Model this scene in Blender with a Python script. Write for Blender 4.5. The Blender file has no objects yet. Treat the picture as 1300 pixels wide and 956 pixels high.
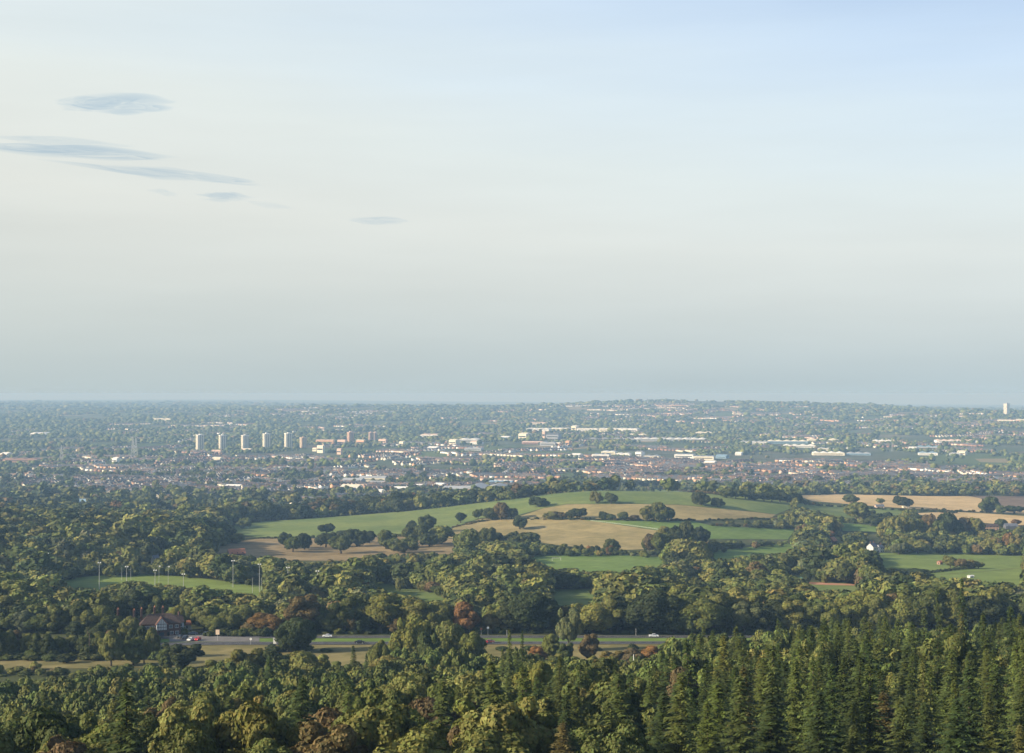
import bpy, math, random
import numpy as np
from mathutils import Vector
from mathutils.geometry import delaunay_2d_cdt
R = math.radians
S = bpy.context.scene
COL = S.collection

# ------------------------------------------------------------------ camera, light, exposure
F, CU, CV, HV = 1805.0, 650.0, 478.0, 500.0          # focal length in photo pixels, centre, horizon row
PITCH = math.atan((HV - CV) / F)
cd = bpy.data.cameras.new('camera'); cd.sensor_width = 36; cd.lens = 36 * F / 1300
cd.clip_start = 1; cd.clip_end = 90000
cam = bpy.data.objects.new('camera', cd); COL.objects.link(cam)
cam.rotation_euler = (math.pi / 2 + PITCH, 0, 0); S.camera = cam
SUN_EL, SUN_AZ = R(22), math.atan2(-.965, -.26)       # azimuth clockwise from +Y
w = bpy.data.worlds.new('World'); S.world = w; w.use_nodes = True
wn = w.node_tree; bg = wn.nodes['Background']
sky = wn.nodes.new('ShaderNodeTexSky'); sky.sky_type = 'NISHITA'; sky.sun_disc = False
sky.sun_elevation = SUN_EL; sky.sun_rotation = SUN_AZ % (2 * math.pi)
sky.altitude = 200; sky.air_density = 1.0; sky.dust_density = 3.0; sky.ozone_density = 1.5
EXPO = .72
tc = wn.nodes.new('ShaderNodeTexCoord'); sx = wn.nodes.new('ShaderNodeSeparateXYZ')
wn.links.new(tc.outputs['Generated'], sx.inputs[0])
# the milky veil of thin high cloud low in this sky, murky at the horizon, thinning out higher up
def srgb(c): return tuple(((x / 255 + .055) / 1.055) ** 2.4 for x in c)
VEIL = [(0, (191, 207, 213)), (.012, (195, 209, 214)), (.04, (207, 217, 219)), (.075, (220, 226, 225)), (.115, (230, 234, 231)), (.165, (232, 240, 240)), (.215, (226, 239, 247)), (.27, (213, 231, 250)), (.36, (175, 203, 240)), (.5, (120, 160, 215))]
band = wn.nodes.new('ShaderNodeValToRGB'); cr = band.color_ramp
while len(cr.elements) < len(VEIL): cr.elements.new(.5)
for e, (p, c) in zip(cr.elements, VEIL): e.position = p; e.color = (*[x / 2 ** EXPO for x in srgb(c)], 1)
# uneven upper edge of the veil: higher on the left, toward the sun
veil = wn.nodes.new('ShaderNodeTexNoise'); veil.inputs['Scale'].default_value = 2.2; veil.inputs['Detail'].default_value = 5; veil.inputs['Roughness'].default_value = .45
mp = wn.nodes.new('ShaderNodeMapping'); mp.inputs['Scale'].default_value = (1, 1, 8); mp.inputs['Rotation'].default_value = (0, R(9), 0)
wn.links.new(tc.outputs['Generated'], mp.inputs[0]); wn.links.new(mp.outputs[0], veil.inputs[0])
def M(op, a, b):
    n = wn.nodes.new('ShaderNodeMath'); n.operation = op
    for k, v in enumerate((a, b)):
        if isinstance(v, (int, float)): n.inputs[k].default_value = v
        else: wn.links.new(v, n.inputs[k])
    return n.outputs[0]
tilt = M('MULTIPLY', M('MULTIPLY', sx.outputs['X'], .13), M('MULTIPLY', sx.outputs['Z'], 5.))
el = M('ADD', M('ADD', sx.outputs['Z'], tilt), M('MULTIPLY', M('SUBTRACT', veil.outputs[0], .5), M('MULTIPLY', sx.outputs['Z'], .42)))
wn.links.new(el, band.inputs[0])
warm = wn.nodes.new('ShaderNodeValToRGB'); wn.links.new(M('ADD', M('MULTIPLY', sx.outputs['X'], 1.1), .5), warm.inputs[0])
warm.color_ramp.elements[0].position = .1; warm.color_ramp.elements[0].color = (1.0, .985, .945, 1); warm.color_ramp.elements[1].position = .9; warm.color_ramp.elements[1].color = (.955, .985, 1, 1)
wm = wn.nodes.new('ShaderNodeMix'); wm.data_type = 'RGBA'; wm.blend_type = 'MULTIPLY'; wm.inputs[0].default_value = 1
wn.links.new(band.outputs[0], wm.inputs[6]); wn.links.new(warm.outputs[0], wm.inputs[7])
gain = wn.nodes.new('ShaderNodeVectorMath'); gain.operation = 'SCALE'; 
cir = wn.nodes.new('ShaderNodeTexNoise'); cir.inputs['Scale'].default_value = 5; cir.inputs['Detail'].default_value = 7; cir.inputs['Roughness'].default_value = .55
mp2 = wn.nodes.new('ShaderNodeMapping'); mp2.inputs['Scale'].default_value = (1, 1, 9); mp2.inputs['Rotation'].default_value = (0, R(-7), R(20)); wn.links.new(tc.outputs['Generated'], mp2.inputs[0]); wn.links.new(mp2.outputs[0], cir.inputs[0])
wn.links.new(M('ADD', M('MULTIPLY', M('SUBTRACT', cir.outputs[0], .5), 1.1), 10.), gain.inputs['Scale']); wn.links.new(wm.outputs[2], gain.inputs[0])
vr = wn.nodes.new('ShaderNodeMapRange'); wn.links.new(sx.outputs['Z'], vr.inputs[0]); vr.inputs[1].default_value = .27; vr.inputs[2].default_value = .6; vr.inputs[3].default_value = .94; vr.inputs[4].default_value = .0
mv = wn.nodes.new('ShaderNodeMix'); mv.data_type = 'RGBA'
wn.links.new(vr.outputs[0], mv.inputs[0]); wn.links.new(sky.outputs[0], mv.inputs[6]); wn.links.new(gain.outputs[0], mv.inputs[7])
wn.links.new(mv.outputs[2], bg.inputs[0]); bg.inputs[1].default_value = .1
sd = bpy.data.lights.new('sun', 'SUN'); sd.energy = 5; sd.angle = R(.55); sd.color = (1, .88, .68)
so = bpy.data.objects.new('sun', sd); COL.objects.link(so)
sdir = Vector((math.sin(SUN_AZ) * math.cos(SUN_EL), math.cos(SUN_AZ) * math.cos(SUN_EL), math.sin(SUN_EL)))
so.rotation_euler = sdir.to_track_quat('Z', 'Y').to_euler()
S.view_settings.view_transform = 'Standard'; S.view_settings.look = 'None'
S.view_settings.exposure = EXPO; S.view_settings.gamma = 1
S.render.engine = 'CYCLES'; S.cycles.max_bounces = 4; S.cycles.diffuse_bounces = 2
S.cycles.volume_bounces = 0; S.cycles.transparent_max_bounces = 8
S.cycles.use_denoising = True
try: S.cycles.denoising_prefilter = 'ACCURATE'
except Exception: pass
HAZE_DENS, HAZE_COL, HAZE_ABS = 1.08e-4, (.33, .55, .845), (.40, .27, .0)      # scatters blue more than red

def ordinal(n):
    W_ = 'leftmost second third fourth fifth sixth seventh eighth ninth tenth eleventh twelfth'.split()
    return W_[n] if n < 12 else f'{n + 1}th'

# ------------------------------------------------------------------ terrain
rnd = np.random.default_rng(7)
UC = np.array([-500, 0, 150, 300, 400, 520, 650, 720, 780, 850, 920, 1000, 1080, 1150, 1230, 1300, 1800.])
def zc(*v): return np.array(v, float)
def lin(a): return np.interp(UC, *zip(*a))
YT, ZT = [], []
def addz(Y, pts): YT.append(Y); ZT.append(lin(pts))
def addv(Y, pts): YT.append(Y); ZT.append(-(lin(pts) - HV) / F * Y)
addz(20, [(0, -8)]); addz(60, [(0, -20)]); addz(120, [(0, -36), (1300, -34.5)])
addz(200, [(0, -58), (650, -56), (1200, -54)]); addz(300, [(0, -80), (650, -71), (1200, -63)])
addz(350, [(0, -88), (650, -80), (1200, -72)]); addz(400, [(0, -94), (650, -88), (1200, -80)])
addz(450, [(0, -99), (650, -94), (1200, -87)]); addz(500, [(0, -104), (650, -101), (1200, -94)])
addz(560, [(0, -108), (850, -107), (1000, -103)]); addz(605, [(0, -110.5), (1000, -109)])
addz(640, [(0, -111)]); addz(675, [(0, -112)]); addz(800, [(0, -122)])
addv(1000, [(0, 738)])
addv(1200, [(0, 702), (150, 708), (300, 713), (780, 713), (1000, 718), (1300, 722)])
addv(1400, [(0, 670), (150, 686), (300, 690), (650, 692), (780, 686), (900, 686), (1000, 698), (1150, 702), (1300, 702)])
addv(1600, [(0, 662), (150, 673), (300, 675), (400, 672), (520, 668), (650, 664), (780, 652), (900, 656), (1000, 672), (1150, 682), (1300, 682)])
addv(1800, [(0, 657), (150, 663), (300, 664), (400, 657), (520, 648), (650, 633), (720, 622), (780, 618.5), (850, 619.5), (920, 625), (1000, 637), (1080, 656), (1300, 664)])
addv(2000, [(0, 652), (150, 654), (300, 655), (400, 651), (520, 647), (650, 634), (720, 625), (780, 623), (850, 624), (920, 628), (1000, 634), (1080, 645), (1300, 651)])
addv(2250, [(0, 644), (400, 645), (650, 634), (780, 630), (900, 630), (1000, 632), (1300, 639)])
addv(2500, [(0, 636), (520, 637), (780, 629), (1000, 628), (1300, 628.5)])
addv(2800, [(0, 627), (780, 622), (1300, 622)]); addv(3200, [(0, 612)]); addv(4000, [(0, 588)]); addv(5000, [(0, 567), (1000, 567), (1300, 565)])
addv(6500, [(0, 546), (1100, 546), (1200, 541), (1300, 535)])
addv(8000, [(0, 533), (300, 530), (520, 529), (780, 530), (1000, 528), (1110, 524), (1200, 521.5), (1300, 522.5)])
addv(10000, [(0, 522), (300, 519.5), (400, 515.5), (520, 515.5), (600, 518), (650, 516.5), (780, 509.5), (850, 506), (920, 508.5), (1000, 511), (1060, 510.5), (1110, 513), (1180, 521), (1200, 523), (1300, 525)])
addv(13000, [(0, 513), (120, 515), (300, 516), (400, 518), (850, 514), (1000, 517), (1300, 522)])
addv(18000, [(0, 510.5), (300, 511), (400, 513.5), (520, 514.5), (650, 516), (1000, 517.5), (1300, 519)])
addv(30000, [(0, 507.5), (300, 507), (520, 509), (650, 510), (1000, 513), (1300, 514)])
addv(45000, [(0, 507.5), (650, 510), (1300, 514)])
YT = np.array(YT); ZT = np.array(ZT)
GU = np.arange(-500, 1801, 10.); GL = np.arange(math.log(20), math.log(45000), .01)
_t = np.array([np.interp(GL, np.log(YT), ZT[:, i]) for i in range(len(UC))])          # col x lnY
GZ = np.array([[0.]])
_g = np.empty((len(GU), len(GL)))
for j in range(len(GL)): _g[:, j] = np.interp(GU, UC, _t[:, j])
def smooth(a, sig, ax):
    k = np.exp(-.5 * (np.arange(-3 * sig, 3 * sig + 1) / sig) ** 2); k /= k.sum(); n = 3 * sig
    pad = [(0, 0), (0, 0)]; pad[ax] = (n, n); b = np.pad(a, pad, mode='edge')
    return np.apply_along_axis(lambda r: np.convolve(r, k, 'valid'), ax, b)
GZ = smooth(smooth(_g, 4, 0), 4, 1)
def H(X, Y):
    X = np.asarray(X, float); Y = np.asarray(Y, float)
    d = np.maximum(Y, 150.); u = CU + F * X / d
    a = np.clip((u + 500) / 10, 0, len(GU) - 1.001); b = np.clip((np.log(np.maximum(Y, 1)) - GL[0]) / .01, 0, len(GL) - 1.001)
    i = a.astype(int); j = b.astype(int); fa = a - i; fb = b - j
    z = (GZ[i, j] * (1 - fa) + GZ[i + 1, j] * fa) * (1 - fb) + (GZ[i, j + 1] * (1 - fa) + GZ[i + 1, j + 1] * fa) * fb
    k = np.clip(Y / 20, 0, 1)
    z = z * k + (1 - k) * -1.8
    amp = np.clip((Y - 650) / 600, 0, 1)
    return z + amp * (.8 * np.sin(X / 57 + Y / 91) + .6 * np.sin(X / 33 - Y / 120 + 2))
def px(X, Y, Z):
    t = np.arctan2(Z, Y) * 0
    cy, sy = math.cos(PITCH), math.sin(PITCH)
    dep = Y * cy + Z * sy; up = -Y * sy + Z * cy
    return CU + F * X / dep, CV - F * up / dep
def ray(u, v, y0=150., off=0.):
    """first ground point seen through photo pixel (u, v), at least y0 metres away"""
    u = np.atleast_1d(np.asarray(u, float)); v = np.atleast_1d(np.asarray(v, float))
    cy, sy = math.cos(PITCH), math.sin(PITCH)
    a = (u - CU) / F; b = -(v - CV) / F
    dy = cy - b * sy; dz = sy + b * cy
    Ys = np.exp(np.arange(math.log(y0), math.log(44000), .004))
    Yr = np.full(u.shape, 44000.); done = np.zeros(u.shape, bool); prev = None
    for k, Y in enumerate(Ys):
        X = a / dy * Y; Z = dz / dy * Y; g = Z - H(X, np.full(u.shape, Y)) - off
        if prev is not None:
            m = (~done) & (g <= 0)
            if m.any():
                f = prev[m] / np.maximum(prev[m] - g[m], 1e-6); Yr[m] = Ys[k - 1] + np.clip(f, 0, 1) * (Y - Ys[k - 1])
            done |= g <= 0
            if done.all(): break
        prev = g
    Xr = a / dy * Yr
    return Xr, Yr, H(Xr, Yr)
def at(u, v, y0=150.):
    x, y, z = ray(u, v, y0); return float(x[0]), float(y[0]), float(z[0])
def atY(u, Y):
    x = (u - CU) / F * Y; return x, Y, float(H(x, Y))

# ------------------------------------------------------------------ helpers
def tag(o, label=None, cat=None, group=None, kind=None):
    if label: o['label'] = label
    if cat: o['category'] = cat
    if group: o['group'] = group
    if kind: o['kind'] = kind
    return o
def link(name, me, parent=None, loc=None, rz=0):
    o = bpy.data.objects.new(name, me); COL.objects.link(o)
    if parent: o.parent = parent
    if loc is not None: o.location = loc
    if rz: o.rotation_euler[2] = rz
    return o
def thing(name, label, cat, loc, rz=0, group=None):
    return tag(link(name, None, None, loc, rz), label, cat, group)
def copy_tree(o, parent=None):
    c = o.copy(); COL.objects.link(c); c.parent = parent
    for ch in o.children: copy_tree(ch, c)
    return c
def fast_mesh(name, V, Fq, mats, tint=None, midx=None, smooth_=False):
    """V (n,3), Fq (m,k) same-size faces; tint (m,3) stored per face as the thing's own colour"""
    me = bpy.data.meshes.new(name); V = np.asarray(V, np.float32); Fq = np.asarray(Fq, np.int32)
    me.vertices.add(len(V)); me.vertices.foreach_set('co', V.ravel())
    k = Fq.shape[1]; me.loops.add(Fq.size); me.loops.foreach_set('vertex_index', Fq.ravel())
    me.polygons.add(len(Fq)); me.polygons.foreach_set('loop_start', np.arange(0, Fq.size, k, dtype=np.int32))
    try: me.polygons.foreach_set('loop_total', np.full(len(Fq), k, np.int32))
    except Exception: pass
    for m in mats: me.materials.append(m)
    if midx is not None: me.polygons.foreach_set('material_index', np.asarray(midx, np.int32))
    if tint is not None:
        at_ = me.attributes.new('tint', 'FLOAT_COLOR', 'FACE'); c = np.ones((len(Fq), 4), np.float32); c[:, :3] = tint
        at_.data.foreach_set('color', c.ravel())
    if smooth_: me.polygons.foreach_set('use_smooth', np.ones(len(Fq), bool))
    me.update(calc_edges=True); me.validate(); return me
class MB:
    def __init__(s): s.v = []; s.f = []; s.m = []
    def poly(s, pts, faces, m=0):
        n = len(s.v); s.v += [tuple(p) for p in pts]; s.f += [tuple(n + i for i in f) for f in faces]; s.m += [m] * len(faces)
    def box(s, x0, x1, y0, y1, z0, z1, m=0):
        s.poly([(x0, y0, z0), (x1, y0, z0), (x1, y1, z0), (x0, y1, z0), (x0, y0, z1), (x1, y0, z1), (x1, y1, z1), (x0, y1, z1)],
               [(0, 3, 2, 1), (4, 5, 6, 7), (0, 1, 5, 4), (1, 2, 6, 5), (2, 3, 7, 6), (3, 0, 4, 7)], m)
    def gable(s, x0, x1, y0, y1, z, h, axis='x', m=0, over=.3):
        """solid pitched roof with its ridge along axis"""
        if axis == 'x':
            x0 -= over; x1 += over; y0 -= over; y1 += over; c = (y0 + y1) / 2
            s.poly([(x0, y0, z), (x1, y0, z), (x1, y1, z), (x0, y1, z), (x0, c, z + h), (x1, c, z + h)],
                   [(0, 3, 2, 1), (0, 1, 5, 4), (2, 3, 4, 5), (1, 2, 5), (3, 0, 4)], m)
        else:
            x0 -= over; x1 += over; y0 -= over; y1 += over; c = (x0 + x1) / 2
            s.poly([(x0, y0, z), (x1, y0, z), (x1, y1, z), (x0, y1, z), (c, y0, z + h), (c, y1, z + h)],
                   [(0, 3, 2, 1), (1, 2, 5, 4), (3, 0, 4, 5), (0, 1, 4), (2, 3, 5)], m)
    def hip(s, x0, x1, y0, y1, z, h, m=0, over=.3, inset=None):
        x0 -= over; x1 += over; y0 -= over; y1 += over; c = (y0 + y1) / 2; i = inset or (y1 - y0) / 2
        s.poly([(x0, y0, z), (x1, y0, z), (x1, y1, z), (x0, y1, z), (x0 + i, c, z + h), (x1 - i, c, z + h)],
               [(0, 3, 2, 1), (0, 1, 5, 4), (2, 3, 4, 5), (1, 2, 5), (3, 0, 4)], m)
    def tube(s, p, q, r0, r1=None, n=8, m=0):
        r1 = r0 if r1 is None else r1; p = Vector(p); q = Vector(q); d = (q - p).normalized()
        a = d.orthogonal().normalized(); b = d.cross(a); P = []
        for c, r in ((p, r0), (q, r1)):
            for i in range(n):
                t = 2 * math.pi * i / n; P.append(c + (a * math.cos(t) + b * math.sin(t)) * r)
        s.poly(P, [(i, (i + 1) % n, n + (i + 1) % n, n + i) for i in range(n)] + [tuple(range(n - 1, -1, -1)), tuple(range(n, 2 * n))], m)
    def mesh(s, name, mats):
        me = bpy.data.meshes.new(name); me.from_pydata(s.v, [], s.f)
        for m in (mats if isinstance(mats, (list, tuple)) else [mats]): me.materials.append(m)
        me.polygons.foreach_set('material_index', s.m); me.update(); return me
    def build(s, name, mats, parent=None, loc=None, rz=0): return link(name, s.mesh(name, mats), parent, loc, rz)

# ------------------------------------------------------------------ materials
def mat(name, rgb, rough=.8, noise=0, scale=1., metal=0, rgb2=None, coord='Object'):
    m = bpy.data.materials.new(name); m.use_nodes = True; nt = m.node_tree; b = nt.nodes['Principled BSDF']
    b.inputs['Base Color'].default_value = (*rgb, 1); b.inputs['Roughness'].default_value = rough; b.inputs['Metallic'].default_value = metal
    b.inputs['Specular IOR Level'].default_value = .3
    if noise or rgb2:
        t = nt.nodes.new('ShaderNodeTexCoord'); n = nt.nodes.new('ShaderNodeTexNoise'); n.inputs['Scale'].default_value = scale; n.inputs['Detail'].default_value = 5
        nt.links.new(t.outputs[coord], n.inputs[0]); r = nt.nodes.new('ShaderNodeValToRGB'); nt.links.new(n.outputs[0], r.inputs[0])
        c2 = rgb2 or tuple(min(1, c * (1 + noise)) for c in rgb); c1 = rgb if rgb2 else tuple(c * (1 - noise) for c in rgb)
        r.color_ramp.elements[0].position = .35; r.color_ramp.elements[1].position = .65
        r.color_ramp.elements[0].color = (*c1, 1); r.color_ramp.elements[1].color = (*c2, 1); nt.links.new(r.outputs[0], b.inputs['Base Color'])
    return m
def tint_mat(name, source, rough=.85, vary=.25, scale=.6, transl=0.):
    """colour from the object's own colour or from the face attribute, broken up by noise"""
    m = bpy.data.materials.new(name); m.use_nodes = True; nt = m.node_tree; b = nt.nodes['Principled BSDF']; L = nt.links
    b.inputs['Roughness'].default_value = rough; b.inputs['Specular IOR Level'].default_value = .2
    if source == 'object': c = nt.nodes.new('ShaderNodeObjectInfo').outputs['Color']
    else: a = nt.nodes.new('ShaderNodeAttribute'); a.attribute_name = 'tint'; c = a.outputs['Color']
    t = nt.nodes.new('ShaderNodeTexCoord'); n = nt.nodes.new('ShaderNodeTexNoise'); n.inputs['Scale'].default_value = scale; n.inputs['Detail'].default_value = 3
    L.new(t.outputs['Object'], n.inputs[0]); r = nt.nodes.new('ShaderNodeMapRange'); r.inputs[1].default_value = .3; r.inputs[2].default_value = .7
    r.inputs[3].default_value = 1 - vary; r.inputs[4].default_value = 1 + vary; L.new(n.outputs[0], r.inputs[0])
    mx = nt.nodes.new('ShaderNodeVectorMath'); mx.operation = 'SCALE'; L.new(c, mx.inputs[0]); L.new(r.outputs[0], mx.inputs['Scale'])
    out = mx.outputs[0]
    if source == 'object' and transl:                   # leaf sprays differ a little within one crown
        a = nt.nodes.new('ShaderNodeAttribute'); a.attribute_name = 'tint'; m2 = nt.nodes.new('ShaderNodeVectorMath'); m2.operation = 'MULTIPLY'
        L.new(out, m2.inputs[0]); L.new(a.outputs['Color'], m2.inputs[1]); out = m2.outputs[0]
    L.new(out, b.inputs['Base Color'])
    if transl:
        tr = nt.nodes.new('ShaderNodeBsdfTranslucent'); L.new(out, tr.inputs[0]); ms = nt.nodes.new('ShaderNodeMixShader'); ms.inputs[0].default_value = transl
        L.new(b.outputs[0], ms.inputs[1]); L.new(tr.outputs[0], ms.inputs[2]); L.new(ms.outputs[0], nt.nodes['Material Output'].inputs[0])
    return m
M_leaf = tint_mat('leaf', 'object', .75, .3, .35, .22)
M_leafm = tint_mat('leaf_mass', 'attr', .8, .2, .08)
M_house = tint_mat('house_wall', 'object', .8, .08, 1)
M_housem = tint_mat('house_mass', 'attr', .8, .08, 1)
M_bark = mat('bark', (.07, .055, .04), .9, .3, 2)
M_asphalt = mat('asphalt', (.06, .06, .065), .85, .2, .3)
M_white = mat('white_paint', (.75, .75, .72), .6, .05, 1)
M_metal = mat('galvanised_steel', (.5, .51, .5), .45, .08, 2, .3)
M_dark = mat('dark_opening', (.02, .025, .03), .3)
M_glass = mat('window_glass', (.05, .07, .09), .12)
M_brick = mat('dark_red_brick', (.11, .06, .045), .85, .25, 3)
M_tile = mat('brown_roof_tile', (.075, .05, .042), .85, .3, 1.5)
M_terra = mat('terracotta', (.42, .17, .09), .8, .15, 3)
M_timber = mat('black_timber', (.03, .028, .025), .7)
M_wood = mat('weathered_wood', (.16, .12, .09), .85, .2, 3)
M_slate = mat('grey_slate', (.13, .14, .17), .6, .2, 1)
M_rubber = mat('tyre_rubber', (.02, .02, .02), .9)

def ground_mat():
    m = bpy.data.materials.new('countryside'); m.use_nodes = True; nt = m.node_tree; b = nt.nodes['Principled BSDF']; L = nt.links
    b.inputs['Roughness'].default_value = .95; b.inputs['Specular IOR Level'].default_value = .1
    geo = nt.nodes.new('ShaderNodeNewGeometry')
    def noise(sc, det=4):
        n = nt.nodes.new('ShaderNodeTexNoise'); n.inputs['Scale'].default_value = sc; n.inputs['Detail'].default_value = det; L.new(geo.outputs['Position'], n.inputs[0]); return n.outputs[0]
    def ramp(src, pts, const=False):
        r = nt.nodes.new('ShaderNodeValToRGB'); L.new(src, r.inputs[0]); e = r.color_ramp.elements
        if const: r.color_ramp.interpolation = 'CONSTANT'
        while len(e) < len(pts): e.new(.5)
        for k, (p, c) in zip(e, pts): k.position = p; k.color = (*c, 1)
        return r.outputs[0]
    def mix(f, a, c):
        x = nt.nodes.new('ShaderNodeMix'); x.data_type = 'RGBA'; L.new(f, x.inputs[0]); L.new(a, x.inputs[6]); L.new(c, x.inputs[7]); return x.outputs[2]
    near = ramp(noise(.05, 6), [(.35, (.045, .055, .02)), (.55, (.075, .085, .03)), (.7, (.11, .1, .05))])
    # far country: a patchwork of small fields, gardens and rough ground
    vo = nt.nodes.new('ShaderNodeTexVoronoi'); vo.inputs['Scale'].default_value = .0045; vo.voronoi_dimensions = '2D'; L.new(geo.outputs['Position'], vo.inputs[0])
    sp = nt.nodes.new('ShaderNodeSeparateColor'); L.new(vo.outputs['Color'], sp.inputs[0])
    far = ramp(sp.outputs[0], [(0, (.06, .085, .03)), (.3, (.09, .12, .04)), (.5, (.12, .11, .05)), (.62, (.07, .09, .04)), (.75, (.24, .2, .11)), (.82, (.1, .13, .04)), (.92, (.13, .1, .07))], True)
    far2 = ramp(noise(.01, 7), [(.35, (.055, .07, .035)), (.6, (.12, .12, .08))])
    v2 = nt.nodes.new('ShaderNodeMapRange'); L.new(noise(.0012, 2), v2.inputs[0]); v2.inputs[1].default_value = .42; v2.inputs[2].default_value = .58
    farc = mix(v2.outputs[0], far, far2)
    sy = nt.nodes.new('ShaderNodeSeparateXYZ'); L.new(geo.outputs['Position'], sy.inputs[0])
    fy = nt.nodes.new('ShaderNodeMapRange'); L.new(sy.outputs['Y'], fy.inputs[0]); fy.inputs[1].default_value = 2350; fy.inputs[2].default_value = 2900
    L.new(mix(fy.outputs[0], near, farc), b.inputs['Base Color']); return m
def field_mat(name, a, c, stripe=0., ang=0., sc=.02, wav=.12):
    m = bpy.data.materials.new(name); m.use_nodes = True; nt = m.node_tree; b = nt.nodes['Principled BSDF']; L = nt.links
    b.inputs['Roughness'].default_value = .95; b.inputs['Specular IOR Level'].default_value = .1
    geo = nt.nodes.new('ShaderNodeNewGeometry'); n = nt.nodes.new('ShaderNodeTexNoise'); n.inputs['Scale'].default_value = sc; n.inputs['Detail'].default_value = 8; n.inputs['Roughness'].default_value = .62
    L.new(geo.outputs['Position'], n.inputs[0]); r = nt.nodes.new('ShaderNodeValToRGB'); L.new(n.outputs[0], r.inputs[0])
    r.color_ramp.elements[0].position = .40; r.color_ramp.elements[1].position = .60; r.color_ramp.elements[0].color = (*a, 1); r.color_ramp.elements[1].color = (*c, 1)
    out = r.outputs[0]
    n2 = nt.nodes.new('ShaderNodeTexNoise'); n2.inputs['Scale'].default_value = .11; n2.inputs['Detail'].default_value = 5; L.new(geo.outputs['Position'], n2.inputs[0]); k2 = nt.nodes.new('ShaderNodeMapRange'); L.new(n2.outputs[0], k2.inputs[0])
    k2.inputs[1].default_value = .3; k2.inputs[2].default_value = .7; k2.inputs[3].default_value = .84; k2.inputs[4].default_value = 1.14; x2 = nt.nodes.new('ShaderNodeVectorMath'); x2.operation = 'SCALE'; L.new(out, x2.inputs[0]); L.new(k2.outputs[0], x2.inputs['Scale']); out = x2.outputs[0]
    if stripe:
        mp = nt.nodes.new('ShaderNodeMapping'); mp.inputs['Rotation'].default_value = (0, 0, ang); L.new(geo.outputs['Position'], mp.inputs[0])
        wv = nt.nodes.new('ShaderNodeTexWave'); wv.inputs['Scale'].default_value = wav * .31; wv.inputs['Distortion'].default_value = 1.2; wv.inputs['Detail'].default_value = 2; wv.inputs['Detail Scale'].default_value = .3
        L.new(mp.outputs[0], wv.inputs[0]); k = nt.nodes.new('ShaderNodeMapRange'); L.new(wv.outputs['Fac'], k.inputs[0]); k.inputs[3].default_value = 1 - stripe; k.inputs[4].default_value = 1 + stripe
        x = nt.nodes.new('ShaderNodeVectorMath'); x.operation = 'SCALE'; L.new(out, x.inputs[0]); L.new(k.outputs[0], x.inputs['Scale']); out = x.outputs[0]
    L.new(out, b.inputs['Base Color']); return m

# ------------------------------------------------------------------ the ground: one sheet to the horizon
us = np.arange(-500, 1801, 12.5)
ys = np.concatenate([np.arange(-300, 20, 20), np.exp(np.arange(math.log(20), math.log(44500), .012))])
UU, YY = np.meshgrid(us, ys); XX = (UU - CU) / F * np.maximum(YY, 150.); ZZ = H(XX, YY)
nu, ny = len(us), len(ys); idx = np.arange(nu * ny).reshape(ny, nu)
Fq = np.stack([idx[:-1, :-1], idx[:-1, 1:], idx[1:, 1:], idx[1:, :-1]], -1).reshape(-1, 4)
tag(link('ground', fast_mesh('ground', np.stack([XX, YY, ZZ], -1).reshape(-1, 3), Fq, [ground_mat()], smooth_=True)), kind='structure')

def drape(name, poly_px, m, off=.2, step=9., world=None, kind='structure', y0=150.):
    """a sheet laid on the ground inside an outline"""
    if world is None:
        pts = []
        n = len(poly_px); uu = []; vv = []
        for i in range(n):
            (a, b), (c, d) = poly_px[i], poly_px[(i + 1) % n]; k = max(2, int(math.hypot(c - a, d - b) / 6))
            for j in range(k): uu.append(a + (c - a) * j / k); vv.append(b + (d - b) * j / k)
        x, y, z = ray(uu, vv, y0); world = list(zip(x, y))
    P = np.array(world); out = []
    for i in range(len(P)):
        a, b = P[i], P[(i + 1) % len(P)]; k = max(1, int(np.hypot(*(b - a)) / step))
        for j in range(k): out.append(tuple(a + (b - a) * j / k))
    nb = len(out); x0, y0_ = P.min(0); x1, y1 = P.max(0)
    gx, gy = np.meshgrid(np.arange(x0, x1, step), np.arange(y0_, y1, step)); g = np.stack([gx.ravel(), gy.ravel()], -1)
    ins = in_poly(g[:, 0], g[:, 1], P); g = g[ins]
    vs = [Vector(p) for p in out] + [Vector(p) for p in g]
    r = delaunay_2d_cdt(vs, [(i, (i + 1) % nb) for i in range(nb)], [list(range(nb))], 1, 1e-3)
    V = np.array([(v.x, v.y) for v in r[0]]); Z = H(V[:, 0], V[:, 1]) + off
    me = bpy.data.meshes.new(name); me.from_pydata([(a, b, c) for (a, b), c in zip(V, Z)], [], r[2]); me.materials.append(m)
    me.polygons.foreach_set('use_smooth', [True] * len(me.polygons)); me.update()
    if len(me.polygons) and me.polygons[0].normal.z < 0: me.flip_normals()
    return tag(link(name, me), kind=kind)
def in_poly(x, y, P):
    x = np.asarray(x, float); y = np.asarray(y, float); c = np.zeros(x.shape, bool); n = len(P)
    for i in range(n):
        x1, y1 = P[i]; x2, y2 = P[(i + 1) % n]
        if y1 == y2: continue
        c ^= ((y1 > y) != (y2 > y)) & (x < (x2 - x1) * (y - y1) / (y2 - y1) + x1)
    return c

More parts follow.
